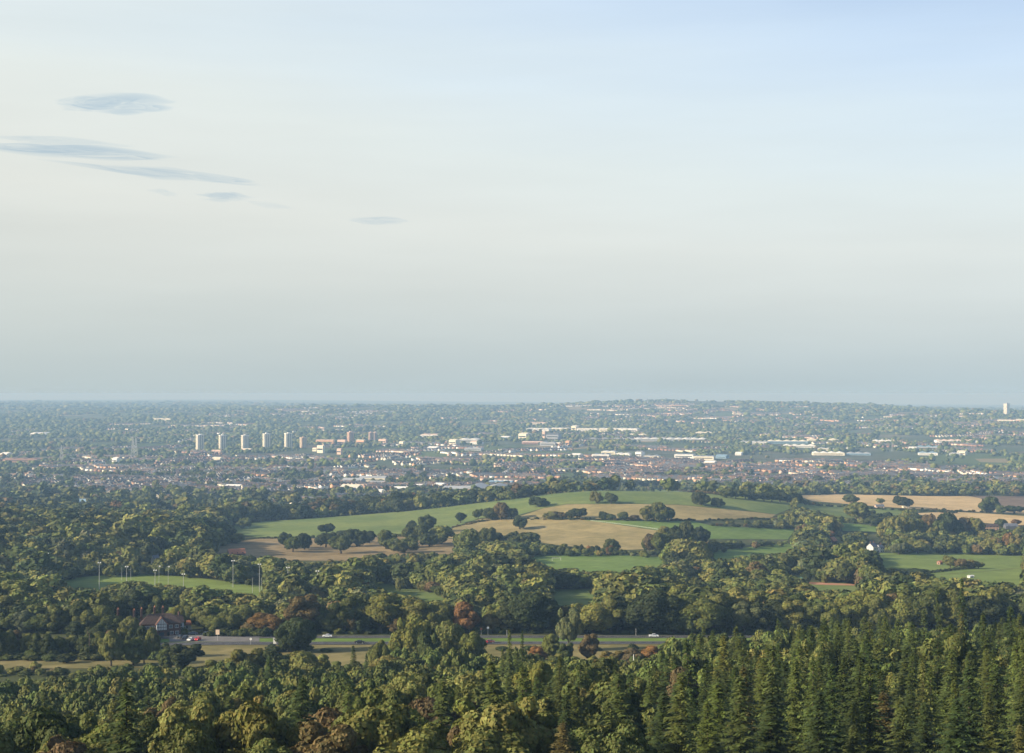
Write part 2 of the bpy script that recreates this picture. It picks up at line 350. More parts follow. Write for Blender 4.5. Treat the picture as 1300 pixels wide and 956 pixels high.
GREEN = field_mat('green_crop', (.12, .165, .045), (.18, .215, .062), .13, R(70), .012, .25)
GREEN2 = field_mat('meadow_grass', (.12, .185, .04), (.16, .225, .055), .03, R(20), .02)
GREEN3 = field_mat('rough_pasture', (.12, .165, .04), (.165, .195, .06), 0, 0, .03)
PITCHG = field_mat('sports_turf', (.145, .195, .04), (.18, .23, .055), .05, R(80), .02, .3)
TAN = field_mat('dry_field', (.25, .205, .085), (.34, .27, .12), .12, R(75), .025, .3)
BROWN = field_mat('ploughed_field', (.21, .155, .075), (.29, .215, .11), .14, R(60), .03, .3)
DBROWN = field_mat('dark_ploughed_field', (.15, .105, .075), (.2, .145, .1), .05, R(80), .03)
STUB = field_mat('stubble_field', (.46, .33, .155), (.56, .41, .21), .07, R(82), .02, .2)
TRACK = field_mat('track_earth', (.3, .2, .12), (.36, .26, .16), 0, 0, .1)
VERGE = field_mat('dry_verge', (.15, .135, .05), (.24, .2, .085), 0, 0, .05)
CLAY = field_mat('clay_path', (.42, .2, .12), (.45, .26, .16), 0, 0, .1)
PROT = [[(361, 719), (370, 719), (370, 738), (361, 738)], [(398, 723), (407, 723), (407, 738), (398, 738)], [(325, 715), (334, 715), (334, 740), (325, 740)], [(1102, 684), (1124, 684), (1124, 699), (1102, 699)], [(1055, 682), (1070, 682), (1070, 690), (1055, 690)], [(1246, 664), (1292, 664), (1292, 671), (1246, 671)], [(295, 698), (311, 698), (311, 704), (295, 704)], [(215, 706), (231, 706), (231, 711), (215, 711)], [(196, 708), (204, 708), (204, 715), (196, 715)], [(1004, 729), (1018, 729), (1018, 738), (1004, 738)]]
def fld(name, poly, m, prot=None, off=.2, step=9., **k):
    o = drape(name, poly, m, off, step, **k)
    if prot is not False: PROT.append(prot or poly)
    return o
fld('crop_field', [(284, 672), (300, 667), (325, 663), (420, 656.5), (520, 649), (610, 638.5), (650, 634), (700, 626), (760, 621), (830, 621), (900, 625), (950, 629), (1005, 638), (1003, 646), (985, 653), (960, 650), (860, 640.5), (800, 639.5), (720, 640), (690, 645), (655, 655), (640, 656), (610, 658), (577, 669), (540, 676), (440, 682), (330, 683), (300, 678)], GREEN, step=14)
fld('dry_field', [(690, 645.5), (720, 640.5), (800, 640), (860, 641), (960, 650.5), (985, 653.5), (978, 658), (880, 661), (760, 659.5), (690, 657), (650, 659)], TAN)
fld('dry_field', [(577, 669.5), (610, 659), (640, 657), (655, 656), (690, 658), (740, 660), (800, 668.5), (855, 677), (860, 684), (835, 688), (830, 697), (780, 699), (715, 693), (650, 684), (600, 686), (560, 682)], TAN)
fld('meadow', [(742, 660.5), (880, 662), (905, 668), (1010, 672), (1000, 685), (880, 684), (856, 677), (800, 668)], GREEN2)
fld('ploughed_field', [(262, 692), (330, 684), (440, 683), (540, 677), (560, 683), (600, 687), (640, 700), (600, 706), (540, 712), (440, 712), (330, 712), (255, 704)], BROWN, [(320, 684), (440, 683.5), (540, 680), (580, 690), (580, 700), (480, 702), (440, 711), (385, 711), (330, 704), (262, 700)])
fld('meadow', [(640, 706), (700, 704), (790, 704), (850, 708), (880, 716), (860, 730), (820, 745), (740, 745), (660, 730)], GREEN2, [(668, 707), (790, 706), (850, 710), (800, 726), (700, 720)])
fld('ploughed_field', [(480, 717), (540, 715), (640, 718), (650, 728), (560, 732), (480, 728)], TRACK, [(500, 718), (585, 718), (580, 723), (500, 722)])
fld('sports_pitch', [(55, 737), (130, 731), (200, 729), (260, 735), (330, 744), (375, 750), (370, 775), (300, 778), (60, 778)], PITCHG, [(78, 738), (130, 733), (200, 730), (260, 737), (330, 747), (335, 754), (295, 750), (250, 744), (205, 741), (165, 737), (140, 742), (128, 749), (110, 748), (85, 743)])
fld('meadow', [(470, 738), (560, 736), (568, 757), (585, 775), (520, 788), (478, 760)], GREEN3, [(478, 739), (510, 748), (560, 755), (566, 765), (545, 762), (500, 752), (478, 746)])
fld('meadow', [(695, 748), (768, 748), (770, 754), (745, 785), (690, 785)], GREEN3, [(705, 749), (765, 750), (745, 768), (705, 768)])
fld('pasture', [(1100, 728), (1112, 702), (1180, 701), (1235, 701), (1310, 705), (1310, 775), (1240, 778), (1180, 770), (1120, 765)], PITCHG, [(1120, 704), (1180, 703), (1300, 706), (1300, 745), (1275, 742), (1250, 737), (1180, 731), (1120, 726)])
fld('meadow', [(1008, 638), (1080, 643), (1160, 648), (1150, 658), (1120, 661), (1040, 655), (1005, 650)], GREEN, [(1015, 641), (1080, 645), (1150, 650), (1120, 658), (1060, 653)])
fld('meadow', [(1065, 664), (1125, 668), (1120, 676), (1070, 674)], GREEN2)
fld('meadow', [(900, 700), (1000, 690), (1020, 700), (1000, 712), (890, 710)], GREEN2, [(905, 703), (1000, 693), (1010, 699), (900, 709)])
fld('stubble_field', [(1012, 629), (1060, 627.5), (1180, 630), (1228, 629.5), (1245, 633), (1262, 641), (1305, 648), (1305, 653), (1240, 650), (1160, 646), (1100, 642), (1030, 636)], STUB)
fld('dark_ploughed_field', [(1230, 629.5), (1310, 630.5), (1310, 647), (1264, 640.5), (1247, 633)], DBROWN)
fld('stubble_field', [(1162, 652), (1200, 649.5), (1260, 652.5), (1310, 656), (1310, 668), (1230, 663), (1190, 659)], STUB)
fld('meadow', [(1010, 740), (1040, 738), (1095, 742), (1100, 765), (1040, 770)], GREEN3, [(1030, 742), (1092, 744), (1090, 753), (1040, 747)])
fld('clay_path', [(985, 738), (1030, 739.5), (1085, 742), (1085, 744), (1030, 742.5), (985, 740.6)], CLAY, off=.3)
fld('ploughed_field', [(-40, 712), (60, 716), (125, 719), (125, 726), (60, 724), (-40, 722)], TRACK, [(0, 714), (20, 716), (20, 722), (0, 722)])
# the floor of the near valley: rough verge on both sides of the road
def strip(y_of_u, half, u0=-500, u1=1800, n=150):
    top = []; bot = []
    for u in np.linspace(u0, u1, n):
        y = y_of_u(u); x = (u - CU) / F * y; bot.append((x, y - half)); top.append((x, y + half))
    return bot + top[::-1]
road_y = lambda u: 631 - 14 * max(0, (300 - u) / 300) ** 1.5
road_y2 = lambda u: 652 - 8 * max(0, (300 - u) / 300) ** 1.5
drape('verge', None, VERGE, .1, 12., strip(lambda u: 600 - 6 * max(0, (300 - u) / 300), 38))
PROT += [[(0, 829), (330, 830), (330, 838), (275, 843), (0, 841)], [(385, 806), (860, 806), (860, 817), (770, 822), (640, 818), (480, 834), (420, 830), (385, 822)], [(215, 806), (335, 806), (335, 818), (255, 818)]]
drape('road', None, M_asphalt, .34, 8., strip(road_y, 4.2)); drape('road', None, M_asphalt, .34, 8., strip(road_y2, 4.2))
drape('grass_reserve', None, GREEN2, .3, 6., strip(lambda u: (road_y(u) + road_y2(u)) / 2, 3.9 + 1.6))
M_line = mat('road_line_paint', (.6, .6, .57), .7)
for f in (road_y, road_y2):
    for o in (-3.7, 3.7): drape('road_marking', None, M_line, .39, 8., strip(lambda u, f=f, o=o: f(u) + o, .09, 150, 900, 90))
    mbl = MB()
    for k in range(60):
        u = 160 + k * 13; y = f(u); x = (u - CU) / F * y
        q = [(x - 1.5, y - .07), (x + 1.5, y - .07), (x + 1.5, y + .07), (x - 1.5, y + .07)]
        mbl.poly([(a, b, float(H(a, b)) + .42) for a, b in q], [(0, 1, 2, 3)])
    tag(mbl.build('road_marking', M_line), kind='structure')
CP = [(x, y) for x, y in [((u - CU) / F * Y, Y) for u, Y in [(216, 636), (330, 636), (330, 649), (285, 652), (255, 660), (216, 660)]]]
drape('car_park', None, mat('pale_asphalt', (.16, .15, .14), .9, .15, .3), .37, 6., CP)
PROT += [[(150, 772), (232, 772), (232, 806), (150, 806)]]

# ------------------------------------------------------------------ plants
def unit(n): v = rnd.normal(size=(n, 3)); return v / np.linalg.norm(v, axis=1, keepdims=True)
def quads(P, N, size, jit=.35, aspect=1.):
    n = len(P); a = np.cross(N, unit(n)); a /= np.linalg.norm(a, axis=1, keepdims=True) + 1e-9; b = np.cross(N, a)
    s = (size if np.ndim(size) else np.full(n, size))[:, None] * .5
    j = lambda: 1 + jit * rnd.uniform(-1, 1, (n, 1))
    C = np.stack([P - a * s * j() - b * s * aspect * j(), P + a * s * j() - b * s * aspect * j(), P + a * s * j() + b * s * aspect * j(), P - a * s * j() + b * s * aspect * j()], 1)
    return C.reshape(-1, 3), np.arange(4 * n).reshape(n, 4)
_ico = {}
def ico(sub):
    if sub not in _ico:
        import bmesh
        bm = bmesh.new(); bmesh.ops.create_icosphere(bm, subdivisions=sub, radius=1)
        _ico[sub] = (np.array([v.co[:] for v in bm.verts]), np.array([[v.index for v in f.verts] for f in bm.faces])); bm.free()
    return _ico[sub]
def lobes_broad(r, h0, h1, n, lr=(.34, .5), flat=1.):
    a_, b_ = rnd.uniform(0, 6.28), rnd.uniform(.12, .3)
    """lobe centres and radii of a rounded crown of radius r between heights h0 and h1"""
    c = (h0 + h1) / 2; hz = (h1 - h0) / 2; L = []
    for k in range(n):
        R_ = rnd.uniform(*lr) * min(r, hz * 1.15); d = unit(1)[0]; d[2] = d[2] * .9 + .15
        p = d * np.array([r - R_ * .8, r - R_ * .8, hz - R_ * .8]) * rnd.uniform(.7, 1.04) * (1 + b_ * math.cos(math.atan2(d[1], d[0]) * 2 + a_)); L.append((p[0], p[1], c + p[2], R_))
    L.append((0, 0, c, min(r, hz) * .62)); return np.array(L)
def leafy(L, n, leaf, up=.25, rough=.6, squash=.9, core=.7):
    w_ = L[:, 3] ** 2; k = rnd.choice(len(L), n * 2, p=w_ / w_.sum()); d = unit(n * 2); d[:, 2] += up; d /= np.linalg.norm(d, axis=1, keepdims=True)
    fr = rnd.normal(size=(4, 3)) * 4.2; ph = rnd.uniform(0, 6, 4); bump = sum(np.sin(d @ fr[q] + ph[q] + k * 1.7) for q in range(4)) / 4
    rad = L[k, 3][:, None] * (rnd.uniform(.86, 1.08, (n * 2, 1)) + .26 * bump[:, None]); P = L[k, :3] + d * rad * np.array([1, 1, squash])
    inside = np.zeros(len(P), bool)
    for x, y, z, R_ in L: inside |= np.linalg.norm((P - (x, y, z)) / (1, 1, squash), axis=1) < R_ * .72
    P = P[~inside][:n]; d = d[~inside][:n]; N = d + rough * unit(len(P)); N /= np.linalg.norm(N, axis=1, keepdims=True)
    V, Q = quads(P, N, leaf * rnd.uniform(.55, 1.35, len(P))); T = rnd.uniform(.82, 1.18, (len(P), 1)) * np.ones((1, 3)); T[:, 0:1] *= rnd.uniform(.88, 1.16, (len(P), 1))
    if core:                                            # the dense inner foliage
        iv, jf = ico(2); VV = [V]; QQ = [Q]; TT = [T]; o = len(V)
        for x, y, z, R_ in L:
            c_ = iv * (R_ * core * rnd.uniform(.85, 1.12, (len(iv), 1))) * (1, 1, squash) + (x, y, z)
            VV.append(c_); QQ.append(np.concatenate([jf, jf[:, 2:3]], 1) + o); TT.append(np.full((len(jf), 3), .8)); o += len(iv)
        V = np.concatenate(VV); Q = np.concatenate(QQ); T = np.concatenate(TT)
    return V, Q, T
def crown_mesh(name, V, Q, T, m=None):
    tri = Q[:, 2] == Q[:, 3]; me = bpy.data.meshes.new(name); V = np.asarray(V, np.float32)
    loops = np.concatenate([Q[~tri].ravel(), Q[tri][:, :3].ravel()]).astype(np.int32)
    nq, nt_ = int((~tri).sum()), int(tri.sum()); st = np.concatenate([np.arange(nq) * 4, nq * 4 + np.arange(nt_) * 3]).astype(np.int32)
    me.vertices.add(len(V)); me.vertices.foreach_set('co', V.ravel()); me.loops.add(len(loops)); me.loops.foreach_set('vertex_index', loops)
    me.polygons.add(nq + nt_); me.polygons.foreach_set('loop_start', st)
    a = me.attributes.new('tint', 'FLOAT_COLOR', 'FACE'); c = np.ones((nq + nt_, 4), np.float32); c[:, :3] = np.concatenate([T[~tri], T[tri]]); a.data.foreach_set('color', c.ravel())
    me.materials.append(m or M_leaf); me.update(calc_edges=True); return me
def trunk_mesh(h, r, top=None, limbs=5, spread=.5):
    b = MB(); top = top or h * .75; p = Vector((0, 0, -.5)); pr = r * 1.3; k = 4
    for i in range(k):
        q = Vector((rnd.uniform(-.2, .2) * r * 3, rnd.uniform(-.2, .2) * r * 3, top * (i + 1) / k)); nr = r * (1 - .75 * (i + 1) / k); b.tube(p, q, pr, nr, 8); p, pr = q, nr
        if i >= 0:
            for j in range(limbs if i else 2):
                a = rnd.uniform(0, 6.28); ln = h * spread * .42 * rnd.uniform(.6, 1); e = q + Vector((math.cos(a) * ln, math.sin(a) * ln, ln * .8)); b.tube(q, e, nr * .55, nr * .12, 5)
    return b.mesh('trunk', M_bark)
# unit-size models: all about 10 m tall, then scaled
BROAD = []
for k in range(6):
    L = lobes_broad([4.6, 5.2, 4.0, 5.0, 4.3, 5.6][k], [.6, .3, .8, 1.2, .2, .5][k], 10, [26, 32, 22, 28, 26, 36][k], (.2, .42))
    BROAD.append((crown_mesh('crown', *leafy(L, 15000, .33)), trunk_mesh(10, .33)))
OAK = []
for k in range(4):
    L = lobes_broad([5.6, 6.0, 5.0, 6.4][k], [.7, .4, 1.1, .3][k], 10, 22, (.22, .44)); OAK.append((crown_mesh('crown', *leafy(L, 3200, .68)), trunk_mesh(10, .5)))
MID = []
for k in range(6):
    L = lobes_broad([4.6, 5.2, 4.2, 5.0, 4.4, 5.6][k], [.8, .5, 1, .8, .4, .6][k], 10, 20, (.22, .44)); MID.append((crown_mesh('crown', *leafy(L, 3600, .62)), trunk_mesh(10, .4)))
BUSH = []
for k in range(4):
    L = lobes_broad([5.5, 6.5, 5, 6][k], 0, 7, 12, (.35, .55)); BUSH.append(crown_mesh('foliage', *leafy(L, 4200, .6)))
POP = []
for k in range(2):
    L = np.array([(rnd.uniform(-.35, .35), rnd.uniform(-.35, .35), z, 1.0 * math.sin(min(1, (z - .3) / 4) * 1.5) * (1 - max(0, z - 7.5) / 3.6) + .15) for z in np.arange(1, 9.8, .45)])
    POP.append((crown_mesh('crown', *leafy(L, 1800, .5, 0, .5, 1.1)), trunk_mesh(10, .25, limbs=0)))
def conifer_geo(h, r, seed, fan=1.35):
    g = np.random.default_rng(seed); P = []; N = []; SZ = []; A = []; T = []
    z = .6; V = []; Q = []; o = 0
    while z < h - .15:
        f = 1 - z / h; n = int(g.integers(5, 8)); R_ = r * (f ** .85) * g.uniform(.82, 1.1) + .12; a0 = g.uniform(0, 6.28); br = g.uniform(.78, 1.2)
        for i in range(n):
            a = a0 + 6.283 * i / n + g.normal() * .4; L_ = R_ * g.uniform(.5, 1.22); dz_ = g.uniform(-.22, .22); dr = g.uniform(.2, .55) + .25 * (1 - f); up = .30 * f - .02
            m = max(2, int(L_ / .27)); d = np.array([math.cos(a), math.sin(a), 0]); s = np.array([-d[1], d[0], 0])
            for j in range(m):
                t = (j + .6) / m; c = d * L_ * t + np.array([0, 0, z + dz_ - L_ * t * dr * (1 - .35 * t) + up * L_ * t * t]); wd = g.uniform(.6, 1.1) * (.34 + .55 * (1 - t) * min(1, L_ / 2.2)) * fan
                for sg in (-1, 1):
                    tip = c + s * sg * wd + d * .3 + np.array([0, 0, -.16 * wd - g.uniform(-.08, .2)]); b0 = c - d * .08; b1 = c + d * .2
                    V += [b0, b0 * .45 + tip * .55 - d * .12 + (0, 0, .05), tip, b1]; Q.append((o, o + 1, o + 2, o + 3)); o += 4
                    k = br * g.uniform(.75, 1.25) * (.85 + .3 * t); T.append((k * g.uniform(.93, 1.1), k, k))
        z += g.uniform(.26, .44) * (.7 + .5 * f)
    for i in range(6):                                  # leader
        a = i * 1.05; V += [(0, 0, h - .7), (.1 * math.cos(a), .1 * math.sin(a), h - .5), (0, 0, h + .35), (-.05, 0, h - .4)]; Q.append((o, o + 1, o + 2, o + 3)); o += 4; T.append((1.1, 1.1, 1.1))
    return np.array(V), np.array(Q), np.array(T)
CONI = []
for k in range(6):
    CONI.append((crown_mesh('crown', *conifer_geo(12, [3.0, 3.5, 2.8, 3.2, 3.7, 3.0][k], 50 + k, [1.1, 1.25, 1.0, 1.15, 1.25, 1.1][k])), trunk_mesh(12, .2, 11.6, 0)))

C_ = dict(dark=(.042, .056, .018), green=(.072, .090, .024), mid=(.108, .126, .031), olive=(.145, .152, .038), yellow=(.172, .178, .046), gold=(.18, .155, .045), rust=(.20, .115, .042), brown=(.13, .10, .042), grey=(.12, .14, .065), fir=(.055, .080, .022), fir2=(.092, .118, .029), larch=(.13, .115, .035))
CW = dict(dark='dark green', green='deep green', mid='mid green', olive='olive green', yellow='yellow-green', gold='golden', rust='rust-orange', brown='brownish', grey='grey-green', fir='dark green', fir2='fresh green', larch='bronze-tinged')
THINGS = []            # (group key, object, colour key, size word, noun, u) -> labels are written at the end
COUNTS = {}
def tree(kind, u_or_x, Y, h, w_=None, col='green', where='', px_=True, noun=None, cat=None, name=None):
    x = (u_or_x - CU) / F * Y if px_ else u_or_x; z = float(H(x, Y)); lib = dict(broad=BROAD, oak=OAK, mid=MID, pop=POP, con=CONI)[kind]
    cm, tm = lib[rnd.integers(len(lib))]; base = 12. if kind == 'con' else 10.; s = h / base
    cw = {'broad': 9.6, 'oak': 11.5, 'mid': 9.6, 'pop': 2.2, 'con': 6.6}[kind]; sx_ = (w_ / cw) if w_ else s * rnd.uniform(.9, 1.12)
    nm = name or dict(broad='broadleaf_tree', oak='oak_tree', mid='broadleaf_tree', pop='poplar_tree', con='conifer_tree')[kind]
    e = link(nm, None, None, (x, Y, z - .1), rnd.uniform(0, 6.28)); e.scale = (sx_, sx_, s)
    if kind == 'con': e.rotation_euler[0] = rnd.normal() * .045; sx_ *= rnd.uniform(.82, 1.12); e.scale = (sx_, sx_, s)
    c = link('crown', cm, e); k = rnd.uniform(.85, 1.18); b = C_[col]; c.color = (b[0] * k * rnd.uniform(.93, 1.08), b[1] * k, b[2] * k * rnd.uniform(.85, 1.15), 1)
    link('trunk', tm, e)
    THINGS.append([where, e, col, h, noun or dict(broad='tree', oak='oak', mid='tree', pop='poplar', con='conifer')[kind], (u_or_x if px_ else CU + F * x / Y), Y, cat or dict(broad='tree', oak='oak tree', mid='tree', pop='poplar', con='conifer')[kind]])
    return e
def bush(u, Y, h, w_, col, where):
    x = (u - CU) / F * Y; e = link('bush', BUSH[rnd.integers(len(BUSH))], None, (x, Y, float(H(x, Y)) - .2), rnd.uniform(0, 6.28)); e.scale = (w_ / 12, w_ / 12, h / 7)
    b = C_[col]; k = rnd.uniform(.85, 1.15); e.color = (b[0] * k, b[1] * k, b[2] * k, 1); THINGS.append([where, e, col, h, 'bush', u, Y, 'bush']); return e
def pick(*a):
    k = [x for x, _ in a]; p = np.array([y for _, y in a], float); return k[rnd.choice(len(k), p=p / p.sum())]

# visible distance and protected places, as rasters over the photograph's view
gu = np.arange(-20, 1325, 5.); gv = np.arange(504, 960, 1.)
_u, _v = np.meshgrid(gu, gv); _x, YH, _z = ray(_u.ravel(), _v.ravel()); YH = YH.reshape(_u.shape)
PM = np.zeros(_u.shape, bool)
def refresh():
    for P in PROT: PM[:] |= in_poly(_u, _v, P)
def blocked(u, vt, vb, Y, r):
    """would a plant here stand on, or hide, a place that the photograph shows open"""
    for f in (0, .2, .4, .6, .8, 1):
        v = vt + (vb - vt) * f
        for du in ((0,) if f == 0 else (-r * .8, 0, r * .8)):
            i = int(round(v - 504)); j = int(round((u + du + 20) / 5))
            if 0 <= i < PM.shape[0] and 0 <= j < PM.shape[1] and PM[i, j] and YH[i, j] > Y - 12: return True
    return False

# ------------------------------------------------------------------ single oaks and hedgerow trees on the farmed hill
def oaks(rows, where, y0=900, cat=None):
    for u, vb, hp, wp, col in rows:
        x, Y, z = at(u, vb, y0); tree('oak', u, Y, hp * Y / F * rnd.uniform(.92, 1.08), wp * Y / F * rnd.uniform(1.0, 1.22), col, where)
W_crop = 'in the brown field below the crop'
oaks([(362, 696, 20, 21, 'dark'), (372, 701, 22, 22, 'green'), (387, 698, 22, 20, 'dark'), (414.5, 678, 13, 19, 'dark'), (414, 695, 18, 20, 'dark'), (433, 703, 25, 30, 'green'),
      (437, 689, 16, 26, 'dark'), (453, 694, 25, 26, 'dark'), (469, 690, 17, 21, 'dark'), (492, 697, 26, 26, 'green'), (500, 700, 18, 18, 'mid')], W_crop)
oaks([(542, 676, 23, 23, 'green'), (523, 681, 21, 18, 'dark'), (528, 692, 26, 33, 'green'), (514, 702, 19, 27, 'green'), (560, 691, 22, 33, 'olive'), (545, 694, 18, 22, 'green'),
      (592, 706, 33, 31, 'mid'), (616, 698, 27, 27, 'green'), (634, 696, 20, 22, 'dark')], 'in the clump at the crop foot')
oaks([(585, 664, 15, 16, 'dark'), (607, 659, 13, 11, 'green'), (625, 660, 15, 22, 'green'), (636, 660, 21, 20, 'brown'), (649, 659, 15, 17, 'dark')], 'at the lower edge of the crop')
oaks([(684, 643.5, 13, 22, 'dark'), (757, 639, 17, 14, 'olive'), (776, 639.5, 14, 14, 'green'), (889, 641.5, 16, 22, 'dark'), (911, 644, 13, 15, 'dark')], 'standing alone between crop and dry field')
oaks([(700, 659.5, 11, 20, 'olive'), (711, 659.5, 10, 14, 'brown'), (732, 659, 14, 20, 'dark'), (766, 660, 12, 10, 'dark'), (775, 660.5, 8, 12, 'green'), (791, 661, 12, 18, 'green'), (804, 661.5, 8, 14, 'brown'),
      (821, 662, 20, 20, 'olive'), (836, 662.5, 24, 26, 'mid'), (848, 662.5, 18, 20, 'dark')], 'on the hedge between the two dry fields')
oaks([(660, 672, 16, 22, 'dark'), (668, 697, 20, 32, 'green'), (652, 690, 14, 18, 'dark'), (777, 701.5, 18, 20, 'green'), (715, 700, 10, 10, 'olive')], 'at the lower edge of the dry field')
oaks([(820, 702, 20, 15, 'green'), (828, 704, 26, 22, 'brown'), (842, 705, 30, 26, 'mid'), (857, 702, 38, 26, 'dark'), (872, 700, 36, 26, 'green'), (886, 696, 30, 24, 'dark'), (862, 708, 24, 20, 'yellow'), (845, 690, 24, 22, 'olive')], 'in the copse right of the dry field')
oaks([(310, 671, 14, 15, 'mid'), (288, 685, 18, 26, 'dark'), (300, 690, 14, 24, 'olive'), (275, 689, 20, 22, 'green')], 'at the left tip of the green crop')
oaks([(1080, 638.5, 10, 17, 'green'), (1117, 640, 8, 10, 'yellow'), (1146, 644.5, 14, 22, 'dark'), (1255, 651, 19, 24, 'green'), (1270, 652, 10, 12, 'mid'), (1287, 652, 10, 26, 'dark')], 'standing alone in the pale stubble')
oaks([(1087, 659, 20, 30, 'olive'), (1100, 661, 14, 18, 'dark'), (1120, 667, 16, 30, 'dark'), (1040, 668, 20, 26, 'green'), (1020, 664, 14, 20, 'dark'), (1105, 668, 12, 20, 'green')], 'on the green slope below the stubble')
oaks([(1130, 690, 32, 28, 'yellow'), (1148, 688, 34, 28, 'olive'), (1162, 690, 30, 24, 'mid'), (1175, 688, 36, 26, 'brown'), (1190, 690, 30, 24, 'green'), (1205, 689, 36, 26, 'dark'), (1220, 688, 32, 24, 'brown'), (1236, 684, 28, 26, 'olive'), (1183, 696, 26, 12, 'yellow'), (1150, 700, 18, 22, 'green'), (1165, 703, 18, 24, 'olive'), (1140, 704, 16, 16, 'grey')], 'in the dark wood above the pasture')
oaks([(1270, 669, 10, 18, 'green'), (1289, 668, 10, 14, 'rust'), (1254, 704, 20, 18, 'olive'), (1266, 704, 22, 18, 'brown'), (1279, 704, 26, 18, 'rust'), (1291, 705, 27, 20, 'gold'), (1302, 706, 24, 16, 'dark'), (1296, 690, 22, 18, 'green')], 'beside the red farm buildings')
oaks([(1206, 721, 16, 18, 'olive'), (1218, 722, 14, 16, 'brown'), (1230, 722, 12, 18, 'gold'), (1241, 722, 10, 14, 'olive')], 'in the short hedge across the pasture')
def hedge(a, b, n, hp, cols, where, y0=1500, kind='oak', wf=1.55):
    for i in range(n):
        t = (i + rnd.uniform(.2, .8)) / n; u = a[0] + (b[0] - a[0]) * t; v = a[1] + (b[1] - a[1]) * t
        x, Y, z = at(u, v, y0); h = hp * rnd.uniform(.75, 1.15); tree(kind, u, Y + rnd.uniform(0, 12), h * Y / F, h * wf * rnd.uniform(.85, 1.1) * Y / F, pick(*cols), where)
hedge((330, 661.5), (376, 659), 8, 19, [('dark', 3), ('green', 1)], 'in the dark tree line behind the crop')
hedge((380, 658), (420, 655), 7, 20, [('dark', 2), ('brown', 1)], 'in the dark tree line behind the crop')
hedge((420, 656), (518, 648.5), 16, 23, [('dark', 4), ('brown', 1)], 'in the dark tree line behind the crop')
hedge((525, 648), (560, 644), 3, 10, [('olive', 2), ('green', 1)], 'behind the crop near the school')
hedge((560, 643), (604, 639), 4, 16, [('dark', 3)], 'behind the crop near the school')
hedge((618, 635), (672, 632), 5, 18, [('dark', 2), ('olive', 1)], 'on the crest left of the hilltop')
hedge((676, 629.5), (715, 626), 4, 13, [('green', 2), ('brown', 1), ('dark', 1)], 'on the crest left of the hilltop')
oaks([(722, 624.5, 17, 18, 'green')], 'on the crest left of the hilltop', 1500)
hedge((734, 623), (838, 620.5), 11, 11, [('dark', 3), ('brown', 1)], 'along the hilltop hedge', wf=1.5)
hedge((918, 632), (975, 637), 5, 12, [('dark', 2), ('green', 1)], 'right of the hilltop')
hedge((975, 637), (1012, 639), 4, 13, [('dark', 2)], 'right of the hilltop')
for i in range(14):
    u = 842 + i * 5.4; x, Y, z = at(u, 622 + i * .5, 1500); bush(u, Y + 3, 4, 9, 'brown', 'in the low hedge on the hilltop')
for i in range(26):
    u = 655 + i * 5.4; v = 706 - 3.5 * math.sin(i / 25 * 3) ; x, Y, z = at(u, v, 900); bush(u, Y, rnd.uniform(5, 8), rnd.uniform(8, 11), pick(('dark', 2), ('rust', .3), ('green', 1)), 'in the hedge above the meadow')
for i in range(14):
    u = 1035 + i * 2.0; 
    x, Y, z = at(1040 + i * 13, 642.5 + i * .7, 1500); bush(1040 + i * 13, Y, 3, 12, 'dark', 'in the low hedge below the stubble')
for i in range(12):
    x, Y, z = at(1180 + i * 5, 728 - i * .6, 900); bush(1180 + i * 5, Y, 2.6, 5, 'dark', 'in the low hedge across the pasture')
def hedge_line(a, b, h, where, y0=1100, gap=5.2, cols=(('dark', 3), ('brown', 1), ('green', 1))):
    n = max(2, int(math.hypot(b[0] - a[0], b[1] - a[1]) / gap))
    for i in range(n + 1):
        if rnd.random() < .12: continue
        t = i / n; x, Y, z = at(a[0] + (b[0] - a[0]) * t, a[1] + (b[1] - a[1]) * t, y0); bush(a[0] + (b[0] - a[0]) * t, Y + rnd.normal() * 2, h * rnd.uniform(.6, 1.4), gap * 1.25 * Y / F, pick(*cols), where)
for u_ in np.arange(266, 338, 5.5):
    bush(float(u_), 655 + rnd.uniform(0, 3), rnd.uniform(2.4, 4.5), rnd.uniform(5, 8), pick(('dark', 2), ('green', 2), ('mid', 1)), 'behind the car park')
hedge_line((655, 659.5), (880, 661.5), 2.6, 'in the hedge between the dry fields', 1200)
hedge_line((880, 661.5), (985, 658.8), 2.6, 'in the hedge between the dry fields', 1200)
hedge_line((330, 684), (560, 681), 2.4, 'in the low hedge under the crop', 1200)
hedge_line((1160, 648), (1262, 651), 3.2, 'in the hedge between the stubbles', 1500)
hedge_line((905, 668), (1010, 672), 3.4, 'in the hedge below the crop', 1200)
hedge_line((577, 669.5), (640, 657), 2.2, 'in the hedge at the crop corner', 1200)
# small trees on the little greens in the middle
oaks([(507, 750, 15, 10, 'yellow'), (516, 748, 14, 12, 'dark'), (534, 751, 13, 9, 'gold'), (548, 752, 22, 10, 'olive'), (557, 757, 13, 9, 'mid')], 'on the small green above the road', 700)
for i in range(9):
    u = [217, 220, 234, 240, 246, 253, 259, 264, 271][i]; hp = [10, 22, 13, 15, 15, 16, 15, 16, 21][i]; x, Y, z = at(u, 655 - .0 * i, 1500)
    tree('pop', u, Y, hp * Y / F, 3.2 * Y / F, 'olive', 'in the poplar row by the estate')
for u, v, hp in ((118, 648, 12), (123, 648, 15), (142, 647, 14), (150, 647, 12), (309, 640, 17), (313, 640, 13)):
    x, Y, z = at(u, v, 1500); tree('pop', u, Y, hp * Y / F, 3.4 * Y / F, 'green', 'left of the crop field beyond the wood')

